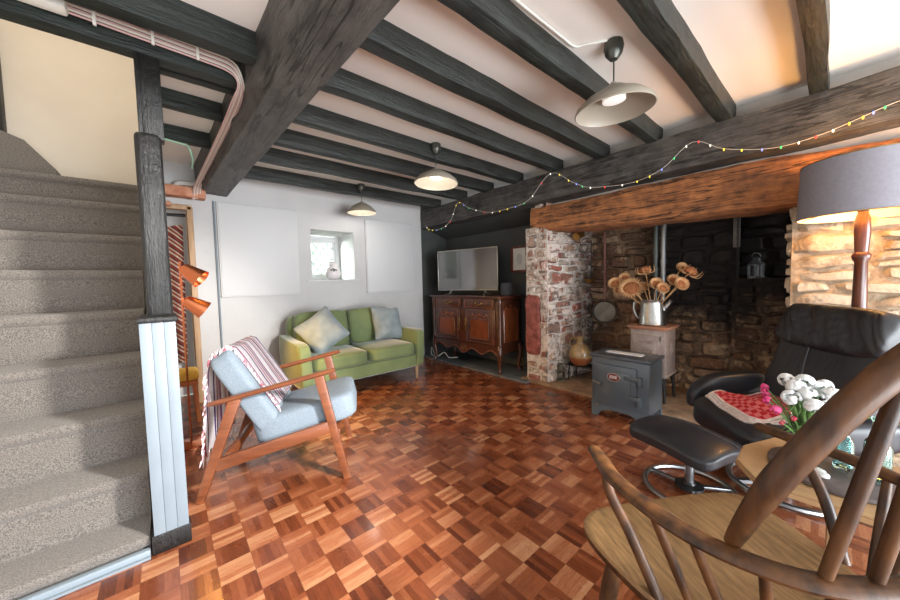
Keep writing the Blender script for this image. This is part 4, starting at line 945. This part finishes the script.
# chain and hook
t = E('hanging_chain', 'long iron chain with hook hanging at the right of the fireplace', 'chain', (3.9, .575, .75))
b = B()
for k in range(52):
    z = .08+k*.027; ax = k % 2
    b.tube([((.007*math.cos(a) if ax else 0), (0 if ax else .007*math.cos(a)), z+.017*math.sin(a)) for a in (j*PI/4 for j in range(8))], .0028, 5, closed=True)
b.obj('links', m_iron, t); b = B(); b.tube(smooth([(0, 0, .08), (0, 0, .0), (0, -.03, -.02), (0, -.05, .02)], 4), .006, 6); b.obj('hook', m_iron, t)
b = B(); b.box((0, 0, .45), (.02, .05, .3), bev=.004); place(tag(b.obj('iron_strap', M('worn_iron', (96, 92, 90), (120, 116, 112), .6, .4)), 'flat grey iron strap hanging beside the chain', 'strap'), (4.02, .60, 1.16))

# ================================================================ RECLINER, OTTOMAN, LAMP
RA = math.atan2(.78, -.62)
t = E('recliner', 'black leather recliner chair with headrest beside the fireplace', 'recliner', (2.54, .21, 0), RA)
def sw(q, p): return q+Vector((0, 0, -.045*max(0, p.x)**3))
b = B(); b.pad((.03, 0, .36), (.52, .60, .15), (0, -.05, 0), 6, 10, .12, warp=sw, wr=.004); b.obj('seat', m_leather2, t)
TR = Matrix.Translation((-.25, 0, .69)) @ rot(0, -.27, 0)
b = B(TR); b.pad((0, 0, 0), (.13, .62, .62), None, 7, 14, 0, warp=lambda q, p: q+Vector((-.05*p.y*p.y*0+.01*noise.noise(q*6), 0, 0))); bk = b.obj('backrest', m_leather, t)
b = B(TR); b.pad((.03, 0, .205), (.15, .63, .25), None, 4.5, 34, 0, warp=lambda q, p: q+Vector((.016*noise.noise(Vector((q.y*18+q.z*7, q.z*4, 1)))+.011*abs(noise.noise(Vector((q.y*34+q.z*14, q.z*5, 7))))+.006*math.sin(q.y*30+q.z*16)*(1-p.z*p.z), 0, 0))); b.obj('headrest', m_leather, t)
b = B(TR); b.tube(smooth([(.066, -.06, .09), (.068, -.05, -.02), (.068, -.02, -.14), (.066, .02, -.27)], 5), .004, 6); b.tube([(.066, -.28, -.24), (.068, 0, -.25), (.066, .28, -.24)], .004, 6); b.obj('seam', m_seam, bk)
for s_ in (-1, 1):
    b = B(); b.pad((.02, s_*.385, .47), (.46, .115, .15), (0, .02, -s_*.06), 4, 10, 0, warp=lambda q, p: q+Vector((0, 0, -.09*max(0, p.x)**2.5-.02*p.x))); b.obj('armrest', m_leather2, t)
    b = B(); b.tube(smooth([(.1, s_*.30, .3), (.1, s_*.37, .33), (.08, s_*.39, .42)], 4), .016, 8); b.obj('arm_bracket', m_steel, t)
b = B(); b.lathe([(.028, .03), (.028, .32)], (-.08, 0, 0), 16); b.box((-.06, 0, .29), (.3, .3, .03)); b.obj('column', m_steel, t)
b = B(); b.tube([(-.08+.25*math.cos(k*PI/18), .25*math.sin(k*PI/18), .02) for k in range(36)], .016, 8, closed=True)
for a in (0, 2.1, 4.2): b.bar((-.08, 0, .03), (-.08+.25*math.cos(a), .25*math.sin(a), .022), .03, .02)
b.obj('base_ring', m_steel, t)
# knitted throw on the seat
th = E('knitted_blanket', 'red and white woven blanket lying on the recliner seat', 'blanket', (2.54, .21, 0), RA)
def kn(s_, t_):
    x = -.15+.34*s_; y = -.2+.36*t_
    fold = .02*math.sin(s_*9+t_*3)+.018*noise.noise(Vector((s_*4, t_*4, 2)))
    return Vector((x, y, .462+fold*.7+.03*math.sin(PI*s_)*math.sin(PI*t_)-.02*s_*0))
b = B(); b.grid(kn, 24, 24, .016); b.obj('cloth', m_crochet, th)
b = B()
for off in (0, .014, .028):
    P = [kn(1, j/20)+Vector((.006+off, 0, -.004-off*.7)) for j in range(21)]+[kn(1-j/20, 1)+Vector((0, .006+off, -.004-off*.4)) for j in range(21)]; b.tube(P, .009, 6)
    P = [kn(j/20, 0)+Vector((0, -.006-off, -.006-off*.6)) for j in range(21)]; b.tube(P, .009, 6)
b.obj('border', m_wool, th)

OA = 1.182
t = E('ottoman', 'black leather footstool on a steel ring base in front of the recliner', 'footstool', (2.03, .49, 0), OA)
def ow(q, p): return q+Vector((0, 0, -.035*p.y*p.y-.02*p.x*p.x))
b = B(); b.pad((-.0, 0.01, .38), (.455, .345, .07), (.0, 0, 0), 6, 12, .18, warp=ow); to = b.obj('cushion', m_leather2, t)
b = B(); b.tube([Vector((x/10*.21, -.05, .421-.02*(x/10)**2-.006)) for x in range(-10, 11)], .004, 6); b.obj('seam', m_seam, to)
cxo, cyo = .07, -.13
b = B(); b.lathe([(.022, .02), (.022, .34)], (cxo, cyo, 0), 16); b.lathe([(.022, .33), (.022, .335)], (cxo, cyo, 0), 16); b.obj('column', m_steel, t)
b = B(); b.lathe([(.07, .022), (.068, .034), (.03, .04), (.024, .05)], (cxo, cyo, 0), 24); b.obj('hub', m_black, t)
b = B(); R0 = .215
b.tube([(cxo+R0*math.cos(k*PI/18), cyo+R0*math.sin(k*PI/18), .016) for k in range(36)], .014, 8, closed=True)
for a in (.2, 2.5, 4.2): b.bar((cxo, cyo, .026), (cxo+R0*math.cos(a), cyo+R0*math.sin(a), .018), .028, .018, bev=.004)
b.obj('base_ring', m_steel, t)

LP = Vector((3.0, -.095, 0))
t = E('standing_lamp', 'tall turned wooden floor lamp with wide grey drum shade', 'lamp', LP)
B().lathe([(.15, 0), (.15, .03), (.12, .045), (.05, .06), (.03, .08)], n=28).obj('base', m_pole, t)
B().lathe([(.03, .08), (.036, .2), (.03, .3), (.036, .62), (.03, 1.0), (.026, 1.26), (.037, 1.28), (.037, 1.3), (.026, 1.315), (.028, 1.34), (.032, 1.42), (.03, 1.5), (.02, 1.54), (.026, 1.55), (.026, 1.565), (.014, 1.58), (.014, 1.66)], n=24).obj('pole', m_pole, t)
b = B(); b.mi = 0; b.lathe([(.262, 1.52), (.25, 1.83)], n=56, cap=False); sh = b.obj('lamp_shade', m_shade, t)
b = B(); b.lathe([(.2585, 1.521), (.2465, 1.829)], n=56, cap=False); b.obj('lining', m_shadein, sh)
b = B(); b.tube([(.262*math.cos(k*PI/28), .262*math.sin(k*PI/28), 1.52) for k in range(56)], .003, 5, closed=True); b.tube([(.25*math.cos(k*PI/28), .25*math.sin(k*PI/28), 1.83) for k in range(56)], .003, 5, closed=True)
for k in range(3): a = k*2*PI/3+1.2; b.tube([(0, 0, 1.6), (.26*math.cos(a), .26*math.sin(a), 1.53)], .003, 5)
b.obj('shade_ring', m_brass, sh)
B().lathe([(.0, 1.64), (.018, 1.66), (.032, 1.71), (.026, 1.75), (.0, 1.765)], n=16).obj('bulb', m_bulb, t)
point('standing_lamp_light', LP+Vector((-.05, 0, 1.70)), 13, (1, .5, .14), .04)

# ================================================================ TABLE AND WHAT STANDS ON IT
TZ = .5
t = E('coffee_table', 'pale beech coffee table with clipped corners behind the wooden chair', 'table', (1.725, -.245, 0))
poly = [(-.235, -.49), (.235, -.49), (.235, .40), (.06, .475), (-.11, .475), (-.235, .40)]
b = B(); b.prism(poly, .024, Matrix.Translation((0, 0, TZ-.012))); es = [e for e in b.bm.edges if abs(e.verts[0].co.z-e.verts[1].co.z) < .001]; bmesh.ops.bevel(b.bm, geom=es, offset=.006, segments=2, affect='EDGES'); b.obj('tabletop', m_table, t)
b = B(); b.box((0.02, -.04, TZ-.05), (.2, .6, .05), bev=.004); b.obj('apron', m_table, t)
for sx in (-.07, .12):
    for sy in (-.36, .22): B().bar((sx*1.15, sy*1.05, 0), (sx, sy, TZ-.03), .03, .03, (1, 0, 0), .004, w2=.04, h2=.04).obj('leg', m_table, t)
b = B(); b.lathe([(.165, 0), (.172, .004), (.172, .014), (.166, .018)], n=48); place(tag(b.obj('slate_board', m_slate), 'round grey slate board on the coffee table', 'board'), (1.735, -.02, TZ))
BZ = TZ+.018
t = E('flower_vase', 'clear glass vase of fresh carnations on the slate board', 'vase', (1.80, .065, BZ))
B().lathe([(.034, 0), (.036, .006), (.03, .05), (.034, .12), (.042, .15), (.040, .15), (.031, .118), (.027, .05), (.03, .01)], n=24).obj('body', m_clear, t)
VZ = Vector((1.80, .065, BZ))
def flower(name, label, cat, tip, r, mat, grp, petals=26):
    t = E(name, label, cat, VZ, 0, grp); tip = Vector(tip)
    B().tube(bez((random.uniform(-.012, .012), random.uniform(-.012, .012), .012), (tip.x*.15, tip.y*.15, tip.z*.6), tip, 6), .0028, 5).obj('stem', m_stem, t)
    b = B(); rnd = random.Random(int(tip.x*9999+tip.y*777+tip.z*555))
    d = (tip-Vector((0, 0, .05))).normalized()
    for k in range(petals):
        v = Vector((rnd.gauss(0, 1), rnd.gauss(0, 1), rnd.gauss(0, 1))).normalized(); v = (v+d*.35).normalized()
        c_ = tip+v*r*.6; q = v.to_track_quat('Z', 'Y').to_matrix().to_4x4(); q.translation = c_
        s_ = b.M; b.M = q; b.pad((0, 0, 0), (r*.62, r*.5, r*.28), rot(0, 0, rnd.uniform(0, 3)), 2, 2); b.M = s_
    b.obj('bloom', mat, t); return t
fl_w = [(.00, .02, .25, .042), (.05, -.03, .245, .042), (-.045, .03, .22, .04), (.04, .05, .265, .036), (.09, .03, .245, .036), (.0, -.07, .24, .04), (.07, -.085, .225, .036), (-.05, -.03, .2, .042), (.02, -.13, .20, .034), (.1, -.05, .25, .034), (-.02, -.01, .235, .038), (.03, .0, .27, .04), (-.03, -.065, .205, .036), (.04, -.11, .23, .034)]
for x, y, z, r in fl_w: flower('carnation', 'white carnation in the glass vase on the coffee table', 'flower', (x, y, z), r, m_petal, 'white carnations in the vase')
for x, y, z, r in [(-.03, .095, .19, .024), (.0, .105, .21, .022), (-.05, .07, .165, .024), (.03, .11, .225, .02)]: flower('pink_flower', 'small magenta flower at the left side of the vase bunch', 'flower', (x, y, z), r, m_pink, 'magenta flowers in the vase', 16)
for x, y, z, r in [(-.07, .02, .15, .013), (-.08, -.02, .14, .013), (-.07, -.07, .16, .014), (-.05, -.11, .175, .014), (-.085, .05, .13, .012), (.06, -.19, .25, .018), (.03, -.21, .24, .018), (.0, -.18, .2, .016)]: flower('crimson_bud', 'tiny crimson flower among the carnations in the vase', 'flower', (x, y, z), r, m_crim, 'crimson buds in the vase', 12)
t = E('foliage_sprig', 'fine green leaves hanging at the rim of the flower vase', 'leaves', VZ); b = B()
for k in range(60):
    a = random.uniform(0, 2*PI); r = random.uniform(.05, .1); z = random.uniform(.07, .19); b.tube([(.01*math.cos(a), .01*math.sin(a), .1), (r*.6*math.cos(a), r*.6*math.sin(a), z+.02), (r*math.cos(a), r*math.sin(a), z)], [.002, .004, .0008], 4, flat=.4)
b.obj('leaves', m_stem, t, kind='stuff')
def bottle(loc, label, s=1):
    b = B(); b.lathe([(.0, .004), (.026*s, 0), (.031*s, .005), (.031*s, .11*s), (.028*s, .13*s), (.014*s, .155*s), (.013*s, .2*s), (.016*s, .202*s), (.016*s, .212*s), (.010*s, .212*s), (.010*s, .16*s), (.025*s, .125*s), (.027*s, .012), (.0, .01)], n=24, cap=False)
    return place(tag(b.obj('glass_bottle', m_teal), label, 'bottle'), loc)
bottle((1.72, -.105, BZ), 'taller pale teal glass bottle at the right of the slate board', 1.0)
bottle((1.76, -.035, BZ), 'shorter pale teal glass bottle on the slate board near the vase', .8)
b = B()
for k in range(5): b.pad((random.uniform(-.03, .03), random.uniform(-.03, .03), .006), (.04, .03, .012), (0, 0, k), 2.5, 4)
place(tag(b.obj('crumpled_tissue', m_petal), 'small crumpled white tissue lying on the slate board', 'tissue'), (1.645, .03, BZ))

# ================================================================ WINDSOR ARMCHAIR (nearest the camera)
WA = math.atan2(.85, .53)
t = E('windsor_armchair', 'dark elm hoop back armchair with pale worn seat nearest the camera', 'armchair', (1.105, .135, 0), WA)
SZ = .44
def seat_edge(n=48):
    key = [(.29, 0), (.287, .16), (.272, .27), (.2, .325), (.05, .315), (-.1, .265), (-.19, .175), (-.225, 0), (-.19, -.175), (-.1, -.25), (.05, -.285), (.2, -.30), (.268, -.275), (.287, -.16)]
    return smooth([(x, y, 0) for x, y in key], 5, True)
ed = seat_edge(); b = B(); nE = len(ed)
def sd(x, y): return -.016*math.exp(-((x+.02)**2/.02+(abs(y)-.1)**2/.012))-.008*math.exp(-((x+.05)**2/.03+y*y/.05))
rings = []
for (k, z) in ((.05, 0), (.3, 0), (.55, 0), (.8, 0), (.94, 0), (.985, -.004), (1, -.014), (1, -.03), (.96, -.042), (.5, -.045), (.05, -.045)):
    rings.append([b.bm.verts.new((p.x*k, p.y*k, SZ+z+(sd(p.x*k, p.y*k) if z == 0 else 0))) for p in ed])
for A, Bq in zip(rings, rings[1:]):
    for q in range(nE): b.bm.faces.new((A[q], A[(q+1) % nE], Bq[(q+1) % nE], Bq[q]))
b.bm.faces.new(rings[0]); b.bm.faces.new(rings[-1]); b._fin([])
b.bm.faces.ensure_lookup_table()
for f in b.bm.faces[6*nE:]: f.material_index = 1
b.bm.faces[-2].material_index = 0
b.obj('seat', [m_seat, m_wind], t, 50)
AZ = .69
bow = [(.245, .318), (.16, .322), (.05, .338), (-.06, .335), (-.15, .312), (-.22, .268), (-.275, .205), (-.305, .11), (-.315, 0)]
bow = bow+[(x, -y) for x, y in reversed(bow[:-1])]; bow[0] = (.205, .300); bow[1] = (.13, .318); bow[-1] = (.235, -.322)
P = smooth([(x, y, AZ) for x, y in bow], 5)
b = B(); n_ = len(P); b.tube(P, [.017+.005*min(1, min(i, n_-1-i)/6)-(.008 if i in (0, n_-1) else 0) for i in range(n_)], 12, flat=.62); b.obj('arm_bow', m_wind, t)
# hoop
hp = [(.264, .70), (.262, .80), (.245, .89), (.205, 1.0), (.155, 1.075), (.08, 1.135), (0, 1.155)]
hp = hp+[(-y, z) for y, z in reversed(hp[:-1])]
hf = lambda z: -.19-.40*(z-.7)
P = smooth([(hf(z), y, z) for y, z in hp], 6); n_ = len(P)
b = B(); b.tube(P, [.0125+.0085*min(1, (min(i, n_-1-i)/9))**.8 for i in range(n_)], 14); b.obj('hoop', m_wind, t)
def spindle(p, q, r0=.010, r1=.014, name='spindle'):
    p, q = Vector(p), Vector(q); b = B(); b.tube([p+(q-p)*k/8 for k in range(9)], [r0+(r1-r0)*math.sin(PI*k/8) for k in range(9)], 10); return b.obj(name, m_wind, t)
# long spindles from bow to hoop
for yb, yt in ((.19, .155), (.118, .098), (.04, .035), (-.04, -.035), (-.118, -.098), (-.19, -.155)):
    fb = -.31+.9*yb*yb; zt = 1.155-2.9*yt*yt
    spindle((fb, yb, AZ), (hf(zt), yt, zt), .0095, .0112)
# short spindles bow to seat
for f_, y_, fs, ys in ((-.07, .333, -.10, .235), (-.15, .312, -.14, .19), (-.235, .25, -.17, .14), (-.288, .17, -.19, .08), (-.312, .05, -.20, .025)):
    for s_ in (1, -1): spindle((f_, s_*y_, AZ), (fs, s_*ys, SZ-.01), .009, .0105)
for s_ in (1, -1):
    b = B(); b.tube(smooth([(.10, s_*.325, AZ), (.085, s_*.325, AZ-.06), (.03, s_*.305, AZ-.14), (-.03, s_*.275, SZ-.01)], 6), .0135, 10); b.obj('arm_support', m_wind, t)
for sx, sy, fx, fy in ((.2, .2, .25, .255), (.2, -.2, .25, -.255), (-.12, .15, -.2, .2), (-.12, -.15, -.2, -.2)):
    a = Vector((fx, fy, 0)); c = Vector((sx, sy, SZ-.02)); pr = [(0, .016), (.08, .02), (.18, .024), (.2, .019), (.22, .026), (.25, .026), (.27, .02), (.5, .026), (.75, .024), (.78, .019), (.8, .027), (.84, .027), (.86, .019), (1, .018)]
    b = B(); b.tube([a+(c-a)*k for k, r in pr], [r for k, r in pr], 14); b.obj('leg', m_wind, t)
b = B()
for s_ in (1, -1): b.tube([(.235, s_*.238, .15), (.02, s_*.232, .15), (-.175, s_*.186, .15)], [.011, .016, .011], 10)
b.tube([(.03, .232, .15), (.03, 0, .15), (.03, -.232, .15)], [.011, .016, .011], 10); b.obj('stretcher', m_wind, t)
